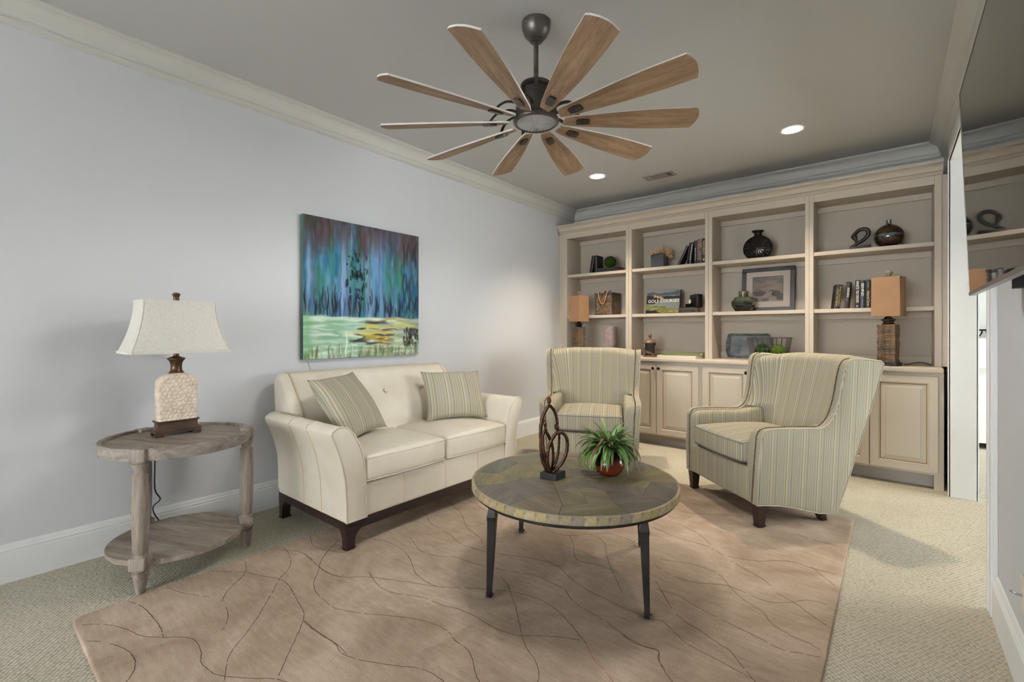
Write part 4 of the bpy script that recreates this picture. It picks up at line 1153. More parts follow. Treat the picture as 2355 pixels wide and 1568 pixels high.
# local x = to the right along the picture plane, local y = away, z up
def sp(x, y, dep=0.0):
    u, v = 1220 + x / 7.127, 900 + y / 7.127
    return ((u - 1271) * scd / F_PX, dep, CAM_H - (v - CY_PX) * scd / F_PX - CTZ)
bx = [(-.0628, -.012), (.012, -.058), (.064, .014), (-.012, .058)]
build('block_base', MB().prism(bx, 0, .030), 'base_black', scu, bevel=.001)
mb = MB()
def limb(P, r0, r1, dep=(0, 0)):
    n = len(P); Q = [sp(x, y, dep[0] + (dep[1] - dep[0]) * i / (n - 1)) for i, (x, y) in enumerate(P)]
    Q = smoothpath(Q, 5); m_ = len(Q)
    mb.tube(Q, [(r0 + (r1 - r0) * i / (m_ - 1)) * (1 + .10 * math.sin(i * 1.9)) for i in range(m_)], 10)
limb([(330, 1340), (240, 1230), (190, 1080), (172, 850), (168, 600), (200, 420), (250, 310), (305, 240), (370, 290), (420, 400), (440, 520), (430, 560)], .0105, .0070)
limb([(240, 625), (202, 720), (202, 880), (228, 1040), (272, 1200), (335, 1335)], .0075, .0085, (-.010, 0))
limb([(240, 625), (300, 740), (342, 840), (366, 960), (375, 1080), (365, 1200), (340, 1330)], .0085, .0060, (-.006, .014))
limb([(335, 1345), (300, 1260), (275, 1140), (278, 1020), (300, 900), (345, 790), (410, 695), (470, 672), (530, 684), (585, 750), (602, 860), (585, 1000), (540, 1120), (470, 1230), (400, 1290), (335, 1345)], .0085, .0085, (-.012, -.004))
limb([(472, 690), (470, 800), (466, 900), (452, 1040), (420, 1160), (380, 1260), (335, 1340)], .0062, .0070, (.004, .010))
def head(x, y, w, h, tilt=0): 
    c = sp(x, y); mb.sphere((0, 0, 0), 1.0, 14, 10, (w, w, h), mat=Matrix.Translation(c) @ Matrix.Rotation(tilt, 4, 'Y'))
head(305, 152, .0115, .0195); head(238, 530, .0085, .0190, -.1); head(432, 590, .0120, .0180, -.35)
limb([(305, 205), (305, 245)], .006, .007); limb([(240, 580), (240, 630)], .006, .007); limb([(440, 640), (455, 680)], .006, .007)
limb([(335, 1330), (335, 1390)], .016, .012)
build('looped_figures', mb, 'copper_bronze', scu, 60)

# ------------------------------------------------------------------ potted plant
pp = at_z(1400, 1090, CTZ)
pot = thing('potted_grass_plant', 'grassy green artificial plant in glossy red-brown round pot on coffee table', 'plant', (pp.x, pp.y, CTZ + .001))
build('pot', MB().lathe([(.001, 0), (.045, 0), (.050, .003), (.068, .022), (.080, .048), (.081, .062), (.074, .086), (.058, .104), (.046, .111), (.045, .115), (.040, .115), (.040, .10), (.001, .10)], 36), 'pot_glaze', pot, 50)
RL = random.Random(21)
for k in range(170):
    az = RL.uniform(0, 2 * PI); inner = RL.random()
    if inner < .55: L_, el, droop = RL.uniform(.14, .21), math.radians(RL.uniform(52, 88)), RL.uniform(.8, 2.6)
    else: L_, el, droop = RL.uniform(.15, .23), math.radians(RL.uniform(25, 62)), RL.uniform(2.0, 3.4)
    W_ = RL.uniform(.0055, .0095)
    p = Vector((RL.uniform(0, .03) * math.cos(az), RL.uniform(0, .03) * math.sin(az), .108)); a_ = el; n = 7
    d0 = Vector((math.cos(az), math.sin(az), 0)); sd_ = Vector((-math.sin(az), math.cos(az), 0)); tw = RL.uniform(-.5, .5)
    vs, fs, su_ = [], [], []
    for i in range(n + 1):
        t = i / n; w = W_ * (1 - .15 * (1 - t)) * (1 - t ** 3) * (0.55 + .9 * min(1, t * 3)) + .0003
        dr = d0 * math.cos(a_) + Vector((0, 0, math.sin(a_))); up_ = (dr.cross(sd_)).normalized()
        s_ = (sd_ * math.cos(tw * t) + up_ * math.sin(tw * t))
        ridge = up_ * (-w * .25)
        vs += [p + s_ * w, p + ridge, p - s_ * w]; su_ += [max(0.001, (t - .6) * 1.2 * RL.random())] * 3
        p = p + dr * (L_ / n); a_ -= droop / n
        if p.z < .03: p.z = .03 + (.03 - p.z) * .1
    for i in range(n):
        for j in (0, 1): fs.append((3 * i + j, 3 * i + j + 1, 3 * i + 4 + j, 3 * i + 3 + j))
    build('leaf', MB().add(vs, fs, 0, su_), 'leaf_green', pot, 60)

# ------------------------------------------------------------------ ceiling fan
FC = Vector((-1.395, 1.900, 0))
fan = thing('ceiling_fan', 'large ten-blade ceiling fan with weathered wood blades and dark metal hub', 'ceiling fan', (FC.x, FC.y, H))
Zf = lambda z: z - H
build('canopy', MB().lathe([(.074, 0), (.074, -.012), (.071, -.035), (.060, -.062), (.045, -.080), (.034, -.088), (.034, -.093), (.030, -.097), (.022, -.100), (.001, -.100)], 36), 'fan_metal', fan, 40)
build('downrod', MB().lathe([(.0125, -.095), (.0125, Zf(2.455)), (.022, Zf(2.450)), (.026, Zf(2.437)), (.026, Zf(2.425)), (.001, Zf(2.425))], 24), 'fan_metal', fan, 40)
build('motor_housing', MB().lathe([(.001, Zf(2.43)), (.060, Zf(2.428)), (.078, Zf(2.422)), (.080, Zf(2.412)), (.074, Zf(2.405)), (.062, Zf(2.40)), (.062, Zf(2.32)), (.092, Zf(2.312)), (.104, Zf(2.306)), (.104, Zf(2.252)), (.100, Zf(2.250)), (.001, Zf(2.250))], 40), 'fan_metal_dark', fan, 35)
for k in range(5):
    a = 2 * PI * k / 5 - math.radians(52); M = Matrix.Rotation(a, 4, 'Z')
    build('cage_rib', MB().box(.064, .080, -.009, .009, Zf(2.255), Zf(2.41), 0, M), 'fan_metal_dark', fan, bevel=.002)
build('light_ring', MB().lathe([(.100, Zf(2.252)), (.114, Zf(2.246)), (.117, Zf(2.238)), (.115, Zf(2.230)), (.106, Zf(2.224)), (.100, Zf(2.226)), (.100, Zf(2.252))], 48, caps=False), 'fan_metal', fan, 40)
mb = MB(); NR = 72; prof = [(.101, 2.232), (.097, 2.226), (.088, 2.2255), (.060, 2.219), (.030, 2.215), (.004, 2.213)]
rings = [[(r * math.cos(2 * PI * i / NR), (r) * math.sin(2 * PI * i / NR), Zf(z) + (.0034 if i % 2 else 0) * min(1, r / .06)) for i in range(NR)] for r, z in prof]
mb.loft(rings, True, True); build('ribbed_lens', mb, 'fan_lens', fan, 20)
fl = bpy.data.lights.new('fan_lamp', 'SPOT'); fl.energy = 75; fl.color = (1.0, .98, .95); fl.spot_size = math.radians(178); fl.spot_blend = .3; fl.shadow_soft_size = .24
flo = bpy.data.objects.new('fan_lamp', fl); COL.objects.link(flo); flo.location = (FC.x, FC.y, 2.19)
# blades
def blade_mesh():
    L0, L1 = .135, .80; n = 14; up, lo = [], []
    outl = []
    def hw(t): return .030 + .040 * math.sin(min(1, t * 1.15) * PI / 2) ** 1.1
    top = []; bot = []
    for i in range(n + 1):
        t = i / n; x = L0 + (L1 - .020 - L0) * t; top.append((x, hw(t))); bot.append((x, -hw(t) * .96))
    tip = [(L1 - .006, .036), (L1, .010), (L1 - .001, -.020), (L1 - .010, -.052)]
    o = bot + list(reversed(tip)) + list(reversed(top))
    o = [(L0 + .012, -.026)] + bot[1:] + [(x, y) for x, y in reversed(tip)] + list(reversed(top))[:-1] + [(L0, .022)]
    mb = MB(); z0, z1 = -.004, .004
    mb.add([(x, y, z0) for x, y in o], [tuple(range(len(o)))], 0)
    mb.add([(x, y, z1) for x, y in o], [tuple(range(len(o)))], 1)
    mb.loft([[(x, y, z0) for x, y in o], [(x, y, z1) for x, y in o]], True, False, 1)
    return mb
bsrc = None; msrc = None; asrc = None
for k in range(10):
    a = math.radians(35.3 + 36 * k); M = Matrix.Rotation(a, 4, 'Z') @ Matrix.Translation((0, 0, Zf(2.236))) @ Matrix.Rotation(math.radians(-15.5), 4, 'X')
    if bsrc is None:
        bl = bsrc = build('blade', blade_mesh(), ['fan_blade_wood', 'fan_blade_white'], fan, None)
        med = [(.200, -.014), (.206, -.0165), (.235, -.019), (.264, -.0165), (.270, -.014), (.270, .014), (.264, .0165), (.235, .019), (.206, .0165), (.200, .014)]
        ml = msrc = build('medallion', MB().prism(med, -.013, -.0042), 'fan_metal_dark', bl, bevel=.003)
        am = MB()
        pth = smoothpath([(.095, 0, .048), (.13, 0, .058), (.18, 0, .052), (.215, 0, .030), (.235, 0, .006)], 4)
        am.tube(pth, .010, 8, flat=.6); am.box(.20, .27, -.016, .016, .0042, .010)
        ar = asrc = build('blade_arm', am, 'fan_metal_dark', bl, 50)
    else:
        bl = inst('blade', bsrc, fan); ml = inst('medallion', msrc, bl); ar = inst('blade_arm', asrc, bl)
    bl.matrix_local = M

# ------------------------------------------------------------------ television on the doorway wall
tv = thing('wall_television', 'flat screen television on the doorway wall, dark screen mirroring the bookcase', 'television', (.208, 1.62, 1.300))
tilt = math.radians(2.0); MT = Matrix.Rotation(-tilt, 4, 'Y')
TW, TH_ = .62, .700
mb = MB().box(.004, .020, -TW, TW, 0, TH_, 0, MT).box(.020, .040, -TW * .86, TW * .86, .03, TH_ * .6, 0, MT)
build('back_shell', mb, 'tv_plastic', tv, bevel=.002)
build('screen', MB().box(.0, .0035, -TW + .004, TW - .004, .008, TH_ - .004, 0, MT), 'tv_screen', tv)
mb = MB().box(-.001, .016, -TW, TW, -.004, .0075, 0, MT).box(-.001, .004, -TW, -TW + .0036, .0075, TH_, 0, MT).box(-.001, .004, TW - .0036, TW, .0075, TH_, 0, MT).box(-.001, .004, -TW, TW, TH_ - .0036, TH_, 0, MT)
build('bezel', mb, 'tv_bezel', tv)
mb = MB().box(.038, .060, -.30, -.26, .02, .5).box(.038, .060, .26, .30, .02, .5).box(.060, .075, -.34, .34, .10, .16).box(.075, .1265, -.06, .06, .05, .45)
mb.box(.05, .115, .22, .25, -.010, .04)
build('wall_mount', mb, 'tv_plastic', tv)
# outlet plate at the picture's right edge
oc = at_x(2352, 1360, XR)
ot = thing('wall_outlet', 'cream outlet plate low on the doorway wall', 'outlet', (XR, oc.y - .036, oc.z))
build('cover_plate', MB().rbox((-.003, 0, 0), (.003, .036, .059), .0025, 1, 2), 'outlet_plate', ot, 40, merge=True)
for z in (-.02, .02): build('socket', MB().rbox((-.0062, 0, z), (.001, .016, .013), .0009, 1, 2), 'outlet_plate', ot, 40, merge=True)
build('coax_stub', MB().tube([(-.004, .0, 0), (-.02, .004, .0), (-.03, .018, .001)], .0035, 8), 'steel', ot, 50)

# ------------------------------------------------------------------ bed in the next room
bed = thing('bed', 'white quilted bed with dark iron headboard seen through the doorway', 'bed', (1.35, 6.62, 0))
W2, LB = .80, 2.05
def pf(p):
    q = Vector(p); 
    return q
mb = MB().rbox((0, LB / 2, .50), (W2, LB / 2, .22), .13, 6, 5)
build('mattress', mb, 'bed_white', bed, 60, merge=True)
def qz(a, b):   # quilted drop at the foot and sides
    s = a * 2 - 1
    per = 2 * W2 + 2 * LB
    return None
mb = MB(); NQ = 120; NV = 14
path = [(-W2 - .012, LB)] + [(-W2 - .012, LB * (1 - k / 40)) for k in range(1, 40)] + [(-W2 - .012 + 2 * (W2 + .012) * k / 40, -.012) for k in range(41)] + [(W2 + .012, LB * k / 40) for k in range(1, 41)]
rings = []
for j in range(NV + 1):
    z = .06 + .46 * j / NV; rings.append([(x * (1 + .02 * (1 - j / NV)), y - .02 * (1 - j / NV) + (.012 * abs(math.sin(i * .55 + j * .55)) * abs(math.sin(i * .55 - j * .55))) * (-1 if y < 0 else 1), z) for i, (x, y) in enumerate(path)])
mb.loft(rings, False, False); build('quilt', mb, 'bed_white', bed, 60)
for k, px in enumerate((-.40, .40)):
    build('pillow', MB().rbox((px, LB - .28, .86), (.35, .10, .24), .09, 4, 4), 'pillow_white', bed, 70, merge=True)
mb = MB()
for x in (-W2, W2): mb.tube([(x, LB + .03, 0), (x, LB + .03, 1.22)], .016, 8)
mb.tube([(-W2, LB + .03, 1.20), (W2, LB + .03, 1.20)], .011, 8); mb.tube([(-W2, LB + .03, .75), (W2, LB + .03, .75)], .010, 8)
for k in range(8):
    x = -W2 + .1 + k * .2; mb.tube([(x, LB + .03, .75), (x, LB + .03, 1.1)], .007, 6)
    mb.tube([(x - .08 * math.cos(t), LB + .03, 1.19 - .09 * math.sin(t)) for t in [PI * i / 10 for i in range(11)]], .009, 6)
build('headboard', mb, 'bed_iron', bed, 60)
S1, S2, ZC0 = S1 + .001, S2 + .001, ZC
ZC = ZC + .001
# ------------------------------------------------------------------ things on the shelves
def book(label, u0, u1, v, y, z, h, d, lean=0.0, yaw=0.0, cover='book_black', texts=(), group=None, hz=None, pages='book_page', pivot='right'):
    """upright book; spine toward the room between picture columns u0..u1 at depth y; lean > 0 tips its top to the right"""
    x0, x1 = at_y(u0, v, y).x, at_y(u1, v, y).x; w = max(.010, x1 - x0)
    px = x1 if lean > 0 else x0
    T = thing('book', label, 'book', (px, y, z), group=group or 'dark hardbacks standing on the bookcase shelves', rot=(0, lean, yaw))
    a, b_ = (-w, 0) if lean > 0 else (0, w)
    c = .0022
    mb = MB().box(a, a + c, 0, d, 0, h).box(b_ - c, b_, 0, d, 0, h)
    n = 5
    mb.loft([[(a + (b_ - a) * k / n, -.003 * math.sin(PI * k / n), zz) for k in range(n + 1)] + [(b_, c, zz), (a, c, zz)] for zz in (0, h)], True, True)
    build('cover', mb, cover, T, 40)
    build('page_block', MB().box(a + c, b_ - c, c, d - .003, .002, h - .003), pages, T)
    for s in texts:
        txt, size, mat, zc, wd = s[:5]; dx = s[5] if len(s) > 5 else 0
        lettering('spine_lettering', txt, size, mat, T, ((a + b_) / 2 + dx, -.0036, zc * h), (PI / 2, PI / 2, 0), maxw=wd * h)
    return T
def flat_book(label, x, y, z, w, d, t, yaw, cover, texts=(), pages='book_page', group=None):
    T = thing('book', label, 'book', (x, y, z), yaw, group=group or 'books lying flat on the built-in'); c = .003
    mb = MB().box(0, w, 0, d, 0, c).box(0, w, 0, d, t - c, t).box(0, w, -.002, c, 0, t)
    build('cover', mb, cover, T, bevel=.001); build('page_block', MB().box(.003, w - .003, c, d - .004, c, t - c), pages, T)
    for txt, size, mat, fx, wd in texts: lettering('spine_lettering', txt, size, mat, T, (fx * w, -.0026, t / 2), (PI / 2, 0, 0), maxw=wd * w)
    return T
G1 = 'dark books on the upper shelf by the left wall'
book('thin black book leaning on its neighbour, upper shelf by the left wall', 1355.3, 1361.2, 620, 4.895, S1, .205, .15, .17, texts=[('THE LEGACY', .012, 'ink_white', .6, .5)] if False else ())
book('black book with gilt spine bands standing upright beside topiary ball', 1367.4, 1372.8, 620, 4.895, S1, .205, .15, 0, texts=[('\u2022', .03, 'ink_gold', .86, .06), ('\u2022 \u2022', .02, 'ink_gold', .62, .12), ('\u2022', .02, 'ink_gold', .1, .05)])
x0 = at_y(1374.5, 618, 4.90).x; x1 = at_y(1421.6, 618, 4.90).x
flat_book('thick black book lying flat under the topiary ball', x0, 4.90, S1, x1 - x0, .16, .050, 0, 'book_black', pages='page_gilt')
def moss_ball(label, c, r, mat, n, leaf, parent_name='moss_ball'):
    rnd = random.Random(int(c[0] * 1000)); mb = MB().sphere((0, 0, 0), r * .93, 20, 14)
    for k in range(n):
        zz = 1 - 2 * (k + .5) / n; a = k * 2.39996; q = math.sqrt(1 - zz * zz); nn = Vector((q * math.cos(a), q * math.sin(a), zz))
        t = nn.orthogonal().normalized(); t = (Matrix.Rotation(rnd.uniform(0, 6.28), 4, nn) @ t); b_ = nn.cross(t)
        p = nn * r * rnd.uniform(.90, .97); tip = nn * r * rnd.uniform(.98, 1.05) + t * leaf * rnd.uniform(.2, .9)
        w = leaf * rnd.uniform(.35, .6)
        mb.add([p - b_ * w, tip, p + b_ * w, p - t * leaf * .6 + nn * leaf * .2], [(0, 1, 2, 3)])
    o = build(parent_name, mb, mat, None, None, loc=c); return tag(o, label, 'topiary ball', 'green topiary balls')
mc = at_y(1403.3, 600, 4.965)
moss_ball('bright green moss topiary ball sitting on a flat black book', (mc.x, 4.965, S1 + .050 + .071), .070, 'moss_dark', 900, .008)
# lantern
la = at_y(1368.6, 700, 4.91).x; lb = at_y(1407.9, 700, 4.91).x; lw = lb - la
ln = thing('lantern', 'rustic script-printed lantern box with grey metal frame and rope handle', 'lantern', ((la + lb) / 2, 4.91, S2)); ld = lw * .92
mb = MB().box(-lw / 2 + .010, lw / 2 - .010, .010, ld - .010, .012, .248)
build('wood_panel', mb, 'lantern_wood', ln)
mb = MB()
for sx in (-1, 1):
    for yy in (0, ld - .014): mb.box(*sorted((sx * lw / 2, sx * (lw / 2 - .014))), yy, yy + .014, .0, .25)
mb.box(-lw / 2 - .004, lw / 2 + .004, -.004, ld + .004, 0, .014)
build('metal_frame', mb, 'lantern_metal', ln, bevel=.001)
mb = MB().box(-lw / 2 - .008, lw / 2 + .008, -.008, ld + .008, .248, .258)
mb.lathe([(.042, .258), (.042, .285), (.040, .288), (.001, .288)], 20, (0, ld / 2, 0))
build('metal_lid', mb, 'lantern_metal', ln, 40)
build('rope_handle', MB().tube(smoothpath([(-.066, .03, .262), (-.066, .004, .274), (-.064, -.010, .255), (-.054, -.012, .20), (-.034, -.013, .148), (-.010, -.013, .130), (.016, -.013, .146), (.036, -.012, .20), (.048, -.010, .255), (.055, .004, .274), (.066, .03, .262)], 5), .0055, 8), 'rope_jute', ln, 60)
lettering('printed_word', 'PARIS', .062, 'ink_dark', ln, (.018, .0095, .158), (PI / 2, 0, 0), maxw=.150)
RS = random.Random(4)
mb = MB()
for row in [.228, .212, .198, .118, .102, .086, .070, .054, .038, .026]:
    x = -.075
    while x < .075:
        w = RS.uniform(.008, .024); pts = [(x + w * i / 6, .0092, row + RS.uniform(-.003, .003)) for i in range(7)]
        mb.tube(pts, .0011, 4); x += w + RS.uniform(.003, .007)
build('printed_script', mb, 'ink_dark', ln)
# stone lamps with wood veneer shades
def stone_lamp(label, x, y, yaw, w, d, sw, sd, sh):
    T = thing('stone_lamp', label, 'lamp', (x, y, ZC), yaw, group='pair of stacked-stone lamps')
    mb = MB().box(-w / 2 - .016, w / 2 + .016, -d / 2 - .016, d / 2 + .016, .010, .026)
    for sx in (-1, 1):
        for sy in (-1, 1): mb.box(*sorted((sx * (w / 2 + .016), sx * (w / 2 - .02))), *sorted((sy * (d / 2 + .016), sy * (d / 2 - .02))), 0, .010)
    build('foot', mb, 'base_black', T, bevel=.002)
    HC, n = .300, 14; rnd = random.Random(int(w * 1000))
    z = .026; build('column_core', MB().box(-w / 2 + .012, w / 2 - .012, -d / 2 + .012, d / 2 - .012, .026, .026 + HC), 'stone_2', T)
    hc = HC / n; srcs = []
    for i in range(n):
        for side in range(4):
            L_ = w if side % 2 == 0 else d; hp = (d if side % 2 == 0 else w) / 2
            cuts = [-L_ / 2]
            while cuts[-1] < L_ / 2 - .03: cuts.append(cuts[-1] + rnd.uniform(.03, .075))
            cuts[-1] = L_ / 2
            if len(cuts) < 2: cuts.append(L_ / 2)
            for a, b_ in zip(cuts, cuts[1:]):
                pr = rnd.uniform(-.003, .006); sag = rnd.uniform(-.002, .002)
                vs = []
                for zz in (0.0006, hc - .0006):
                    vs.append([(a + .0006, -.02, zz), (b_ - .0006, -.02, zz), (b_ - .0006 + (pr if abs(b_ - L_ / 2) < 1e-6 else 0), pr * .5 + rnd.uniform(-.001, .002), zz + sag), (((a + b_) / 2), pr + .002, zz + rnd.uniform(-.001, .001)), (a + .0006 - (pr if abs(a + L_ / 2) < 1e-6 else 0), pr * .5 + rnd.uniform(-.001, .002), zz + sag)])
                M = Matrix.Rotation(side * PI / 2, 4, 'Z') @ Matrix.Scale(-1, 4, (0, 1, 0)) @ Matrix.Translation((0, hp, 0))
                build('stone', MB().loft(vs, True, True, 0, None, M), 'stone_%d' % rnd.choice((0, 0, 1, 1, 2)), T, loc=(0, 0, z + i * hc))
    z1 = .026 + HC
    build('neck', MB().lathe([(.040, z1), (.042, z1 + .006), (.036, z1 + .012), (.034, z1 + .022), (.048, z1 + .034), (.050, z1 + .038), (.028, z1 + .048), (.022, z1 + .058), (.010, z1 + .066), (.005, z1 + .07), (.005, z1 + .07 + sh - .01), (.001, z1 + .07 + sh - .01)], 24), 'chrome_dark', T, 40)
    zs = z1 + .064; mb = MB()
    mb.loft([[(sx * sw / 2 * q, sy * sd / 2 * q, zz) for sx, sy in ((-1, -1), (1, -1), (1, 1), (-1, 1))] for zz, q in ((zs, 1), (zs + sh, .97))], True, False)
    mb.loft([[(sx * (sw / 2 - .003) * q, sy * (sd / 2 - .003) * q, zz) for sx, sy in ((-1, -1), (1, -1), (1, 1), (-1, 1))] for zz, q in ((zs, 1), (zs + sh, .97))], True, False)
    mb.box(-sw * .485, sw * .485, -.006, .006, zs + sh - .012, zs + sh - .010)
    build('shade', mb, 'veneer_shade_b', T)
    fz = zs + sh
    build('finial', MB().loft([[(r * math.cos(2 * PI * i / 5 + .3), r * .8 * math.sin(2 * PI * i / 5 + .3), fz + zz) for i in range(5)] for r, zz in ((.014, -.008), (.016, .004), (.030, .038), (.004, .058))], True, True), 'finial_resin', T)
    return T
sx_ = at_y(1331, 720, 4.735).x
stone_lamp('stacked-stone lamp with tan veneer box shade turned cornerwise, beside lantern', max(sx_, XL + .15), 4.735, math.radians(-18), .110, .095, .187, .150, .300)
sl = stone_lamp('stacked-stone lamp with tan veneer box shade facing forward, beside row of books', at_y(2043, 800, 4.755).x, 4.755, math.radians(-16), .110, .095, .187, .140, .311)
tag(build('lamp_cord', MB().tube(smoothpath([(at_z(2080, 838.5, ZC).x, at_z(2080, 838.5, ZC).y, ZC + .0045), (.09, 4.86, ZC + .006), (.16, 4.93, ZC + .022), (.215, 4.95, ZC + .018), (.245, 4.96, ZC + .006)], 6), .0032, 6), 'cord_black'), 'thin black lamp cord looping across the countertop beside doorway', 'cord')
# mauve column vase
vx = at_y(1401, 790, 4.88).x; vz = at_y(1401, 751, 4.88).z - ZC
mb = MB(); rings = []; RV = np.random.RandomState(8)
for j in range(23):
    t = j / 22; ring = []
    for i in range(24):
        a = 2 * PI * i / 24; r = .070 / max(abs(math.cos(a)) ** 1, abs(math.sin(a))) if False else .072 * (abs(math.cos(a)) ** 4 + abs(math.sin(a)) ** 4) ** (-.25)
        r *= .93 + RV.uniform(-.035, .035); ring.append((r * math.cos(a), r * math.sin(a), t * vz))
    rings.append(ring)
mb.loft(rings, True, True); mb.loft([[(p[0] * .88, p[1] * .88, p[2]) for p in rings[-1]], [(p[0] * .85, p[1] * .85, vz - .1) for p in rings[-1]]], True, True)
tag(build('column_vase', mb, 'vase_mauve', None, 30, loc=(vx, 4.90, ZC)), 'tall mauve crinkled ceramic column vase below the lantern', 'vase')
# coral pot
pa, pb = at_y(1496.8, 600, 4.90).x, at_y(1525.7, 600, 4.90).x; pw = pb - pa
cp = thing('coral_planter', 'charcoal square pot filled with tan branching coral', 'planter', ((pa + pb) / 2, 4.90 + pw / 2, S1))
mb = MB().loft([[(sx * q, sy * q, z) for sx, sy in ((-1, -1), (1, -1), (1, 1), (-1, 1))] for q, z in ((pw / 2 - .002, 0), (pw / 2, .004), (pw / 2, .138), (pw / 2 - .003, .141), (pw / 2 - .010, .141), (pw / 2 - .010, .115))], True, True)
build('pot', mb, 'pot_charcoal', cp)
RC = random.Random(9); mb = MB()
def branch(p, d, L_, r, lev):
    d = d.normalized(); q = p + d * L_
    mid = p + d * L_ * .5 + Vector((RC.uniform(-1, 1), RC.uniform(-1, 1), RC.uniform(-1, 1))) * L_ * .12
    mb.tube([p, mid, q], [r, r * .92, r * .8], 5)
    if lev > 0:
        for _ in range(3): branch(q, d + Vector((RC.uniform(-1, 1), RC.uniform(-1, 1), RC.uniform(-.7, .9))) * .9, L_ * .72, r * .82, lev - 1)
for k in range(17):
    a = RC.uniform(0, 2 * PI); e = RC.uniform(.05, 1.3)
    branch(Vector((RC.uniform(-.04, .05), RC.uniform(-.04, .04), .122)), Vector((math.cos(a) * math.cos(e) * 1.25, math.sin(a) * math.cos(e), math.sin(e) * .9)), RC.uniform(.052, .068), .0068, 2)
mb2 = MB(); mb2.v = [(max(-.145, min(.155, v[0])), max(-.062, min(.14, v[1])), v[2] if v[2] > .10 else .10) for v in mb.v]; mb2.f = mb.f; mb2.m = mb.m; mb2.su = mb.su
build('coral', mb2, 'coral_tan', cp, 60)
# six books on the coral shelf
book('thin black book leaning far over beside the coral pot', 1557.6, 1562.2, 604, 4.90, S1, .215, .14, .46, texts=[('THE GUARDIAN', .012, 'ink_gold', .5, .7)] if False else [('\u2014 \u2014 \u2014', .012, 'ink_gold', .55, .6)])
book('slim black book with thin gilt spine, second from the coral pot', 1578.4, 1581.6, 604, 4.90, S1, .222, .14, .145, texts=[('\u2014\u2014 \u2014', .010, 'ink_gold', .5, .7)])
book('black book with white script on its spine, slightly leaning', 1583.4, 1588.6, 604, 4.90, S1, .226, .14, .13, texts=[('Danielle Steel', .020, 'ink_white', .72, .40), ('Accident', .020, 'ink_white', .33, .32)])
book('black upright book with small cream spine lettering beside the red-lettered thriller', 1596.2, 1602.4, 604, 4.90, S1, .238, .14, 0, texts=[('Barbara', .014, 'ink_white', .55, .25), ('Bradford', .014, 'ink_white', .28, .25)])
book('thick black thriller with two columns of pink capital letters on the spine', 1603.2, 1613.8, 604, 4.90, S1, .246, .15, 0, texts=[('ROBERT LUDLUM', .032, 'ink_pink', .56, .82, .011), ('PROMETHEUS DECEPTION', .026, 'ink_pink', .56, .80, -.012)])
book('black book with gold lettering tight against the bookcase divider', 1614.4, 1621.6, 604, 4.90, S1, .252, .15, 0, texts=[('MASQUERADE', .030, 'ink_gold', .62, .55), ('\u25a0', .022, 'ink_gold', .14, .07)])
# golf book
def golf():
    ny, nx = 110, 160; y, x = np.mgrid[0:ny, 0:nx] / np.array([ny - 1, nx - 1])[:, None, None]
    img = np.zeros((ny, nx, 3)); R = np.random.RandomState(2)
    nz = lambda s, f, o: np.sin(x * f + o) * s + np.sin(x * f * 2.3 + o * 2) * s * .5 + np.sin(x * f * 5.1 + o) * s * .25
    img[:] = np.array([118, 124, 130]) / 255
    img[y > .12 + nz(.03, 7, 4.2) - x * .03] = np.array([72, 82, 90]) / 255
    img[y > .24 + nz(.008, 5, 1)] = np.array([118, 128, 134]) / 255
    img[(y > .25 + .10 * np.abs(x - .62) * 1.2 + nz(.015, 9, 2)) & (y < .40)] = np.array([48, 50, 48]) / 255
    img[(y > .20 + x * .30) & (x < .42) & (y < .60)] = np.array([44, 46, 44]) / 255
    m = (np.abs(y - (.26 + (x - .25) * .42)) < .05 + .02 * np.sin(x * 60)) & (x > .22) & (x < .52); img[m] = np.array([176, 146, 106]) / 255
    img[(y > .40) & (y > .36 + .0 * x) & (x >= .30 + (.56 - y) * 1.2) & (y <= .80)] = np.array([126, 132, 132]) / 255
    sh_ = .60 + x * .26 + nz(.02, 8, 0)
    img[y > sh_] = np.array([112, 122, 62]) / 255
    for k in range(160):
        cx, cy = R.rand(), R.rand(); cc = [(70, 72, 52), (138, 148, 72), (190, 158, 112), (92, 100, 54), (52, 54, 46), (164, 128, 92)][R.randint(6)]
        m = (((x - cx) / R.uniform(.03, .12)) ** 2 + ((y - cy) / R.uniform(.006, .02)) ** 2 < 1) & (y > sh_ + .01); img[m] = np.array(cc) / 255
    img[(y > .86 + x * .10) & (x < .35)] = np.array([44, 46, 52]) / 255
    return img * .92
gx0, gx1 = at_y(1486.8, 700, 4.985).x, at_y(1563.5, 700, 4.985).x; gw = gx1 - gx0; gh = .262
gb = thing('golf_book', 'large landscape-cover book titled GOLF COURSES propped upright on shelf', 'book', (gx0, 4.955, S2 + .0062), rot=(math.radians(-13), 0, 0))
build('cover', MB().box(0, gw, .0, .004, 0, gh).box(0, gw, .022, .026, 0, gh).box(0, .003, 0, .026, 0, gh), 'book_black', gb)
build('page_block', MB().box(.004, gw - .006, .004, .022, .004, gh - .004), 'book_page', gb)
paint_mesh('cover_print', golf(), gw - .002, gh - .002, 'printed_cover', gb, (.001, -.0006, .001), (0, 0, 0))
lettering('cover_title', 'GOLF COURSES', .05, 'ink_white', gb, (gw * .515, -.0012, gh * .515), (PI / 2, 0, 0), maxw=gw * .92)
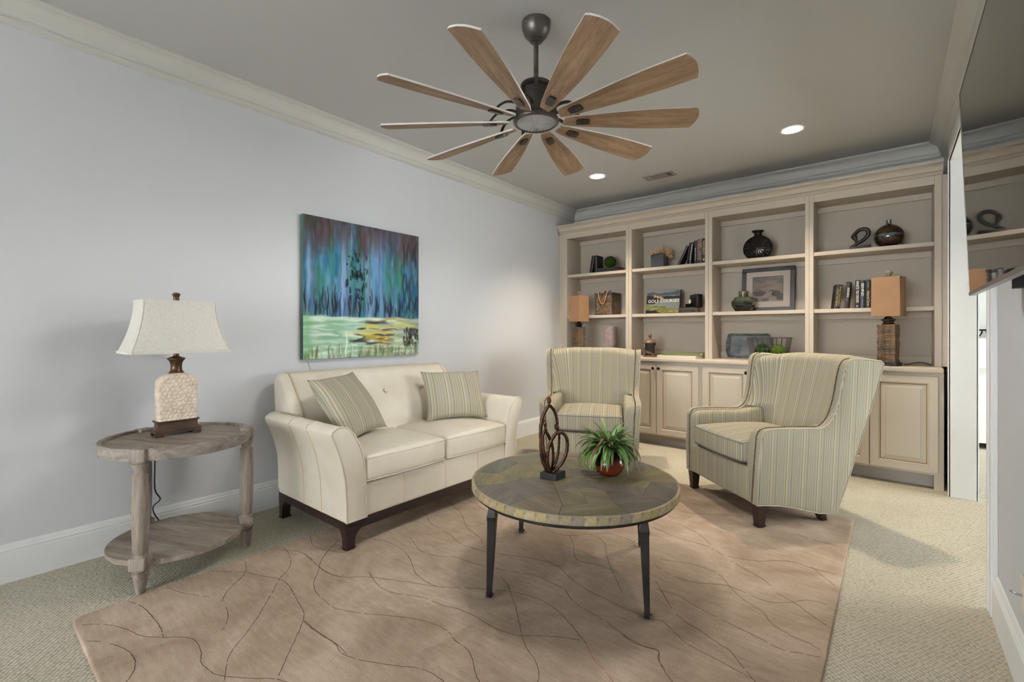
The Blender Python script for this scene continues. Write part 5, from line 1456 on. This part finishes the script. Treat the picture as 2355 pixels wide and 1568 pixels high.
# stacked books with folding-camera clock
sx0, sx1 = at_y(1560, 715, 4.875).x, at_y(1597.5, 715, 4.875).x
flat_book('black paperback at bottom of the pair beneath the camera clock', sx0, 4.878, S2, sx1 - sx0 + .008, .17, .026, .0, 'book_black', [('\u2014\u2014 \u2014\u2014', .010, 'ink_gold', .5, .6)])
flat_book('brown-spined book lying directly beneath the camera clock', sx0 + .004, 4.880, S2 + .0262, sx1 - sx0, .17, .026, .0, 'book_brown', [('THE GOOD HUSBAND', .016, 'ink_gold', .5, .8)] if False else [('\u2014\u2014\u2014 \u2014\u2014', .016, 'ink_gold', .5, .75)])
ck = at_y(1595, 700, 4.95)
cc = thing('camera_clock', 'black desk clock shaped like an old folding camera on stacked books', 'clock', (ck.x, 4.952, S2 + .0534), math.radians(-38))
build('body', MB().rbox((0, .03, .069), (.068, .034, .069), .012, 2, 3), 'camera_black', cc, 45, merge=True)
mb = MB()
for k in range(5):
    q = .044 - .004 * k; mb.box(-q, q, -.010 - k * .007, -.006 - k * .007, .052 - q * .8 + .012, .052 + q * .8 + .012)
build('bellows', mb, 'camera_black', cc, bevel=.001)
build('drop_bed', MB().box(-.045, .045, -.075, -.004, .002, .008).box(-.040, -.034, -.07, -.004, .002, .04), 'camera_black', cc)
MF = Matrix.Translation((0, -.041, .064)) @ Matrix.Rotation(PI / 2, 4, 'X')
build('lens_ring', MB().lathe([(.026, 0), (.026, .006), (.022, .007), (.022, .004)], 24, mat=MF, caps=False), 'brass', cc, 40)
cf = build('clock_dial', MB().lathe([(.001, .003), (.0225, .003), (.0225, .001), (.001, .001)], 24, mat=MF), 'clock_face', cc, 40)
build('clock_hands', MB().box(-.0010, .0010, -.0455, -.0449, .064, .080).box(-.001, .010, -.0455, -.0449, .063, .065), 'ink_dark', cf)
build('knobs', MB().lathe([(.006, 0), (.006, .010), (.001, .010)], 12, (-.03, .03, .137)).lathe([(.004, 0), (.004, .008), (.001, .008)], 12, (-.012, .03, .137)).lathe([(.007, 0), (.007, .007), (.001, .007)], 12, (.03, .03, .137)), 'camera_black', cc, 40)
# carved lidded jar
jr = .060; jx = at_y(1494.5, 800, 4.86).x
jar = thing('lidded_jar', 'carved openwork bronze jar with domed lid and pointed finial', 'jar', (jx, 4.86, ZC))
build('base_plate', MB().lathe([(.001, 0), (.076, 0), (.076, .004), (.068, .008), (.062, .010), (.001, .010)], 28), 'jar_bronze', jar, 40)
build('inner_wall', MB().lathe([(.001, .010), (jr - .010, .010), (jr - .010, .150), (.001, .150)], 28), 'jar_dark', jar, 40)
mb = MB(); RJ = random.Random(6)
for k in range(60):
    a = k * 2.39996; z = .018 + .128 * ((k * .618) % 1.0); r0 = RJ.uniform(.009, .015)
    pts = []
    sp_ = RJ.uniform(3.6, 5.6); s0 = RJ.uniform(0, 6)
    for i in range(11):
        t = i / 10; rr_ = r0 * (1 - .45 * t); th = s0 + sp_ * t
        aa = a + rr_ * math.cos(th) / jr; pts.append((jr * math.cos(aa), jr * math.sin(aa), min(.150, max(.012, z + rr_ * math.sin(th)))))
    mb.tube(pts, .0030, 5)
for z in (.012, .149): mb.tube([(jr * math.cos(2 * PI * i / 32), jr * math.sin(2 * PI * i / 32), z) for i in range(32)], .0045, 6, closed=True)
build('scrollwork', mb, 'jar_bronze', jar, 60)
build('lid', MB().lathe([(.001, .151), (.070, .151), (.071, .156), (.067, .160), (.063, .168), (.048, .180), (.026, .187), (.018, .190), (.014, .198), (.016, .203), (.012, .208), (.015, .216), (.019, .226), (.017, .238), (.010, .248), (.004, .254), (.001, .258)], 28), 'jar_bronze', jar, 45)
# loose books and paper on the counter
bx0 = at_y(1510, 818, 4.70).x
flat_book('white and olive softcover at the bottom of countertop book stack', bx0, 4.715, ZC, .40, .20, .026, math.radians(-3), 'book_page', pages='book_page')
flat_book('slim olive-black hardcover on top of the countertop book stack', bx0 + .045, 4.735, ZC + .0265, .375, .21, .030, math.radians(4), 'book_olive')
tag(build('paper_leaf', MB().grid(lambda a, b: (a * .12, b * .055, .002 + .018 * max(0, a - .35)), 8, 2), 'book_page', None, 60, loc=(bx0 - .135, 4.70, ZC), rot=(0, 0, .06)), 'curling white paper leaf on countertop beside the carved jar', 'paper')
# round flask vase with radial pattern
fx = at_y(1743, 580, 5.0).x; Rv = .128
fv = thing('flask_vase', 'round flat gunmetal flask vase embossed with radial spokes', 'vase', (fx, 5.00, S1))
hz_ = .108
mb = MB()
for sg in (-1, 1):
    NA, NRr = 72, 14
    def fn(a, b, sg=sg):
        r = b * Rv; th = a * 2 * PI + .2
        prof = .045 * math.sqrt(max(0, 1 - (b * .94) ** 2)) + .004
        ringi = int(b * 4); n_ = (8, 16, 24, 24)[min(3, ringi)]
        cell = max(0, math.sin(th * n_)) ** .6 if True else 0
        fb = abs((b * 4) % 1 - .5) * 2
        emb = (.006 * cell * (1 - fb ** 4)) if .12 < b < .98 else 0
        x, z = r * math.cos(th), r * math.sin(th) * .95
        z = max(z, -hz_ + .0)
        return (x, sg * (prof + emb * (1 if sg < 0 else .3)), z + hz_)
    mb.grid(fn, 192, 28)
edge_ = [(Rv * math.cos(2 * PI * i / 96), max(Rv * .95 * math.sin(2 * PI * i / 96), -hz_)) for i in range(96)]
yb_ = .045 * math.sqrt(1 - .94 ** 2) + .004
mb.loft([[(x, -yb_, z + hz_) for x, z in edge_], [(x * 1.01, 0, (z * 1.01 if z > -hz_ + .002 else z) + hz_) for x, z in edge_], [(x, yb_, z + hz_) for x, z in edge_]], True, False)
build('body', mb, 'gunmetal_glaze', fv, 30)
zt_ = hz_ + Rv * .95
build('neck', MB().lathe([(.040, zt_ - .016), (.034, zt_), (.033, zt_ + .022), (.040, zt_ + .030), (.054, zt_ + .042), (.056, zt_ + .047), (.050, zt_ + .047), (.030, zt_ + .030), (.028, zt_)], 32, caps=False), 'gunmetal_glaze', fv, 45)
# framed seascape
def seascape():
    ny, nx = 100, 110; y, x = np.mgrid[0:ny, 0:nx] / np.array([ny - 1, nx - 1])[:, None, None]; R = np.random.RandomState(4)
    img = np.zeros((ny, nx, 3)); img[:] = np.array([150, 132, 112]) / 255
    sky = y < .30; img[sky] = (np.array([118, 112, 108]) / 255)
    def blob(cx, cy, rx, ry, c, al):
        a = (np.exp(-(((x - cx) / rx) ** 2 + ((y - cy) / ry) ** 2)) * al)[..., None]; img[:] = img * (1 - a) + np.array(c) / 255 * a
    for _ in range(60): blob(R.rand(), R.uniform(0, .26), R.uniform(.05, .2), R.uniform(.01, .03), [(96, 92, 92), (176, 160, 142), (196, 172, 146), (84, 82, 84)][R.randint(4)], .6)
    blob(.5, .27, .22, .03, (214, 160, 116), .9); blob(.5, .19, .05, .02, (226, 170, 130), .8)
    for _ in range(70): blob(R.rand(), R.uniform(.33, 1), R.uniform(.05, .2), R.uniform(.008, .02), [(176, 160, 142), (120, 112, 104), (196, 182, 164), (96, 92, 88)][R.randint(4)], .5)
    for cx, cy, rx, ry in ((.23, .68, .20, .12), (.78, .70, .15, .12), (.42, .94, .14, .06), (.95, .85, .18, .13), (.05, .93, .16, .08), (.46, .35, .06, .012), (.22, .44, .03, .01), (.14, .51, .07, .02), (.62, .58, .10, .02), (.05, .64, .10, .03)):
        ang = np.arctan2(y - cy, x - cx); m = (((x - cx) / rx) ** 2 + ((y - cy) / ry) ** 2) < 1 + .2 * np.sin(ang * 5 + cx * 9)
        img[m] = img[m] * .15 + (np.array([60, 56, 56]) / 255 + (R.rand(int(m.sum()), 1) - .5) * .08) * .85
        blob(cx, cy - ry * .55, rx * .6, ry * .25, (120, 110, 104), .5)
    return img * .9
qx0, qx1 = at_y(1705.4, 680, 5.10).x, at_y(1828, 680, 5.10).x; qw = qx1 - qx0; qh = .435
fr_ = thing('framed_picture', 'black framed and matted seascape print of rocky shore leaning on shelf', 'picture', (qx0, 5.088, S2 + .0022), rot=(math.radians(-5), 0, 0))
mb = MB(); f_ = .040
for (a, b_, c, d) in ((0, qw, 0, f_), (0, qw, qh - f_, qh), (0, f_, f_, qh - f_), (qw - f_, qw, f_, qh - f_)): mb.box(a, b_, 0, .022, c, d)
build('frame', mb, 'frame_black', fr_, bevel=.003)
build('mat_board', MB().box(f_ - .004, qw - f_ + .004, .008, .014, f_ - .004, qh - f_ + .004), 'mat_board', fr_)
iw, ih = qw * .565, qh * .555
build('print_border', MB().box(qw / 2 - iw / 2 - .003, qw / 2 + iw / 2 + .003, .0074, .0085, qh * .51 - ih / 2 - .003, qh * .51 + ih / 2 + .003), 'frame_black', fr_)
paint_mesh('seascape_print', seascape(), iw, ih, 'printed_photo', fr_, (qw / 2 - iw / 2, .0070, qh * .51 - ih / 2), (0, 0, 0))
build('glazing', MB().box(f_ - .002, qw - f_ + .002, .004, .0055, f_ - .002, qh - f_ + .002), 'window_glass', fr_)
# faceted green vase
gx = at_y(1707, 700, 4.93).x; q = .2
def octr(r, z, tw=0): return [(r * math.cos(2 * PI * (i + tw) / 8), r * math.sin(2 * PI * (i + tw) / 8), z) for i in range(8)]
mb = MB().loft([octr(.062, 0), octr(.074, .006), octr(.107, .060), octr(.107, .098), octr(.074, .140), octr(.050, .148)], True, True)
mb.lathe([(.042, .146), (.041, .155), (.0415, .190), (.043, .198), (.040, .200), (.034, .200), (.033, .150)], 28, caps=False)
tag(build('faceted_vase', mb, 'vase_green', None, 22, loc=(gx, 4.978, S2), rot=(0, 0, .25)), 'dark green glazed faceted bottle vase in front of the framed seascape', 'vase')
# tray and wire basket
tx0, tx1 = at_y(1667, 800, 5.06).x, at_y(1771, 800, 5.06).x; tw_ = tx1 - tx0; th_ = .245
ty = thing('serving_tray', 'worn grey rectangular tray with bowed handles leaning behind the wire basket', 'tray', (tx0, 5.122, ZC + .0035), rot=(math.radians(-6), 0, 0))
build('tray_floor', MB().box(.03, tw_ - .03, .018, .026, .02, th_ - .02), 'tray_grey', ty)
mb = MB()
mb.loft([[(0.03, .020, .02), (.03, -.018, 0), (.03, -.018, -.004), (.03, .028, .014)], [(tw_ - .03, .020, .02), (tw_ - .03, -.018, 0), (tw_ - .03, -.018, -.004), (tw_ - .03, .028, .014)]], True, True)
mb.loft([[(0.03, .020, th_ - .02), (.03, -.018, th_), (.03, -.018, th_ + .004), (.03, .028, th_ - .014)], [(tw_ - .03, .020, th_ - .02), (tw_ - .03, -.018, th_), (tw_ - .03, -.018, th_ + .004), (tw_ - .03, .028, th_ - .014)]], True, True)
for x_, sg in ((.03, -1), (tw_ - .03, 1)):
    prof = []
    for k in range(9):
        t = k / 8; bow = math.sin(PI * t)
        prof.append([(x_, .020, .02 + (th_ - .04) * t), (x_ + sg * (.010 + .022 * bow), -.026, th_ * t), (x_ + sg * (.015 + .024 * bow), -.024, th_ * t), (x_ + sg * .006, .026, .02 + (th_ - .04) * t)])
    mb.loft(prof, True, True)
build('tray_sides', mb, 'tray_edge', ty)
bx0, bx1 = at_y(1718, 776, 4.85).x, at_y(1812, 776, 4.85).x; bw = bx1 - bx0
bk2 = thing('wire_basket', 'rusty wire basket holding two green moss balls', 'basket', ((bx0 + bx1) / 2, 4.86, ZC))
mb = MB(); bh = at_y(1765, 777, 4.85).z - ZC; dp = .24
def rc(q, z): return [(-bw / 2 * q, -.02 + .0 + (1 - q) * dp / 2, z), (bw / 2 * q, -.02 + (1 - q) * dp / 2, z), (bw / 2 * q, -.02 + dp - (1 - q) * dp / 2, z), (-bw / 2 * q, -.02 + dp - (1 - q) * dp / 2, z)]
def rect_wire(q, z, r):
    P = rc(q, z)
    for i in range(4): mb.tube([P[i], P[(i + 1) % 4]], r, 6)
rect_wire(1.0, bh, .0048); rect_wire(.90, bh * .52, .0030); rect_wire(.80, .006, .004)
for i in range(9):
    t = i / 8
    for e in (0, 1):
        P1, P0 = rc(1, bh), rc(.80, .006)
        a1 = Vector(P1[0]).lerp(Vector(P1[1]), t) if e == 0 else Vector(P1[3]).lerp(Vector(P1[2]), t); a0 = Vector(P0[0]).lerp(Vector(P0[1]), t) if e == 0 else Vector(P0[3]).lerp(Vector(P0[2]), t)
        mb.tube([a1, a0], .0024, 5)
for i in range(1, 5):
    t = i / 5
    for e in (0, 1):
        P1, P0 = rc(1, bh), rc(.80, .006); j, k_ = ((1, 2), (0, 3))[e]
        mb.tube([Vector(P1[j]).lerp(Vector(P1[k_]), t), Vector(P0[j]).lerp(Vector(P0[k_]), t)], .0024, 5)
for i in range(1, 8): 
    P0 = rc(.80, .006); mb.tube([Vector(P0[0]).lerp(Vector(P0[1]), i / 8), Vector(P0[3]).lerp(Vector(P0[2]), i / 8)], .0022, 5)
build('wire_frame', mb, 'wire_rust', bk2, 60)
cb1 = at_y(1756, 800, 4.95); cb2 = at_y(1784, 800, 4.95)
moss_ball('dark boxwood leaf ball in wire basket', (cb1.x - .004, 4.922, ZC + .014 + .078), .064, 'boxwood', 700, .012, 'leaf_ball')
moss_ball('light green moss ball beside the darker ball in wire basket', (cb2.x + .012, 4.998, ZC + .014 + .074), .064, 'moss_light', 700, .008)
# looped abstract bird sculpture
ux0, ux1 = at_y(1949.7, 568, 4.93).x, at_y(2004, 568, 4.93).x; uw = ux1 - ux0
lp = thing('loop_sculpture', 'matte black abstract looped-neck sculpture beside the bronze bottle vase', 'sculpture', ((ux0 + ux1) / 2, 4.945, S1))
build('plinth', MB().loft([[(-uw / 2, -.035, 0), (uw / 2, -.04, 0), (uw / 2, .04, 0), (-uw / 2 + .01, .035, 0)], [(-uw / 2 + .02, -.03, .024), (uw / 2, -.036, .034), (uw / 2, .036, .034), (-uw / 2 + .03, .03, .024)]], True, True), 'sculpture_black', lp, bevel=.002)
k_ = uw / 228.0; kz = (at_y(1980, 527, 4.945).z - S1) / 180.0
L = lambda x, y: ((x - 317) * k_, 0, (372 - y) * kz)
pth = smoothpath([L(225, 352), L(262, 335), L(300, 315), (L(360, 285)[0], .004, L(360, 285)[2]), L(396, 252), L(402, 222), L(385, 200), L(350, 193), L(312, 200), L(280, 222), L(264, 244), L(268, 262), L(283, 290), L(290, 316), L(278, 338)], 5)
nn = len(pth); rad = []
for i in range(nn):
    t = i / (nn - 1); rad.append(.0115 + .005 * math.sin(PI * min(1, t * 1.3)) + .010 * math.exp(-((t - .76) / .07) ** 2) - .003 * math.exp(-((t - .93) / .08) ** 2))
build('looped_neck', MB().tube(pth, rad, 12), 'sculpture_black', lp, 60)
# bronze bottle vase
wx = at_y(2044, 540, 4.99).x; RB = .101
mb = MB()
prof = [(.001, 0), (.060, 0), (.068, .004)]
for k in range(1, 15):
    a = -1.15 + (1.42 + 1.15) * k / 15; prof.append((RB * math.cos(a), .096 + .098 * math.sin(a)))
prof += [(.022, .194), (.018, .200), (.017, .225), (.020, .232), (.015, .233), (.012, .205)]
mb.lathe(prof, 40, caps=False)
for v in range(len(mb.v)): mb.v[v] = (mb.v[v][0], mb.v[v][1] * .92, mb.v[v][2])
tag(build('bottle_vase', mb, 'vase_copper', None, 60, loc=(wx, 5.0, S1)), 'squat round bronze bottle vase with tiny neck and speckled band', 'vase')
# books beside the veneer lamp
book('black hardback with gold script on spine, leaning first in the row beside the lamp', 1917.5, 1931.5, 704, 4.905, S2, .208, .13, .10, yaw=.26, texts=[('HOLD THE DREAM', .020, 'ink_gold', .45, .72, -.008), ('Barbara Taylor Bradford', .018, 'ink_gold', .52, .80, .010)])
book('black hardback titled ASSASSINS standing second in the row beside the lamp', 1941, 1951.5, 704, 4.90, S2, .228, .155, .075, yaw=.0, texts=[('ASSASSINS', .022, 'ink_white', .60, .36, .003), ('\u2014\u2014', .014, 'ink_white', .33, .12)])
book('black hardback with tall white capital letters, third in the row beside the lamp', 1966.5, 1977, 704, 4.90, S2, .238, .15, 0, texts=[('WHITE', .030, 'ink_white', .82, .30), ('TED DEKKER', .026, 'ink_white', .42, .45), ('\u25b2', .018, 'ink_white', .08, .05)])
book('glossy navy hardback titled BEHIND, fourth in the row beside the lamp', 1977.8, 1989.6, 704, 4.90, S2, .234, .15, 0, cover='book_navy', texts=[('BEHIND', .026, 'ink_white', .66, .45), ('\u2014 \u2014', .014, 'ink_white', .2, .15)])
book('black hardback with cream lettering partly hidden by the veneer lamp shade', 1991, 2002.5, 704, 4.90, S2, .236, .15, 0, texts=[('Natural Cures', .024, 'ink_gold', .34, .52), ('\u2014\u2014', .014, 'ink_white', .82, .2)])
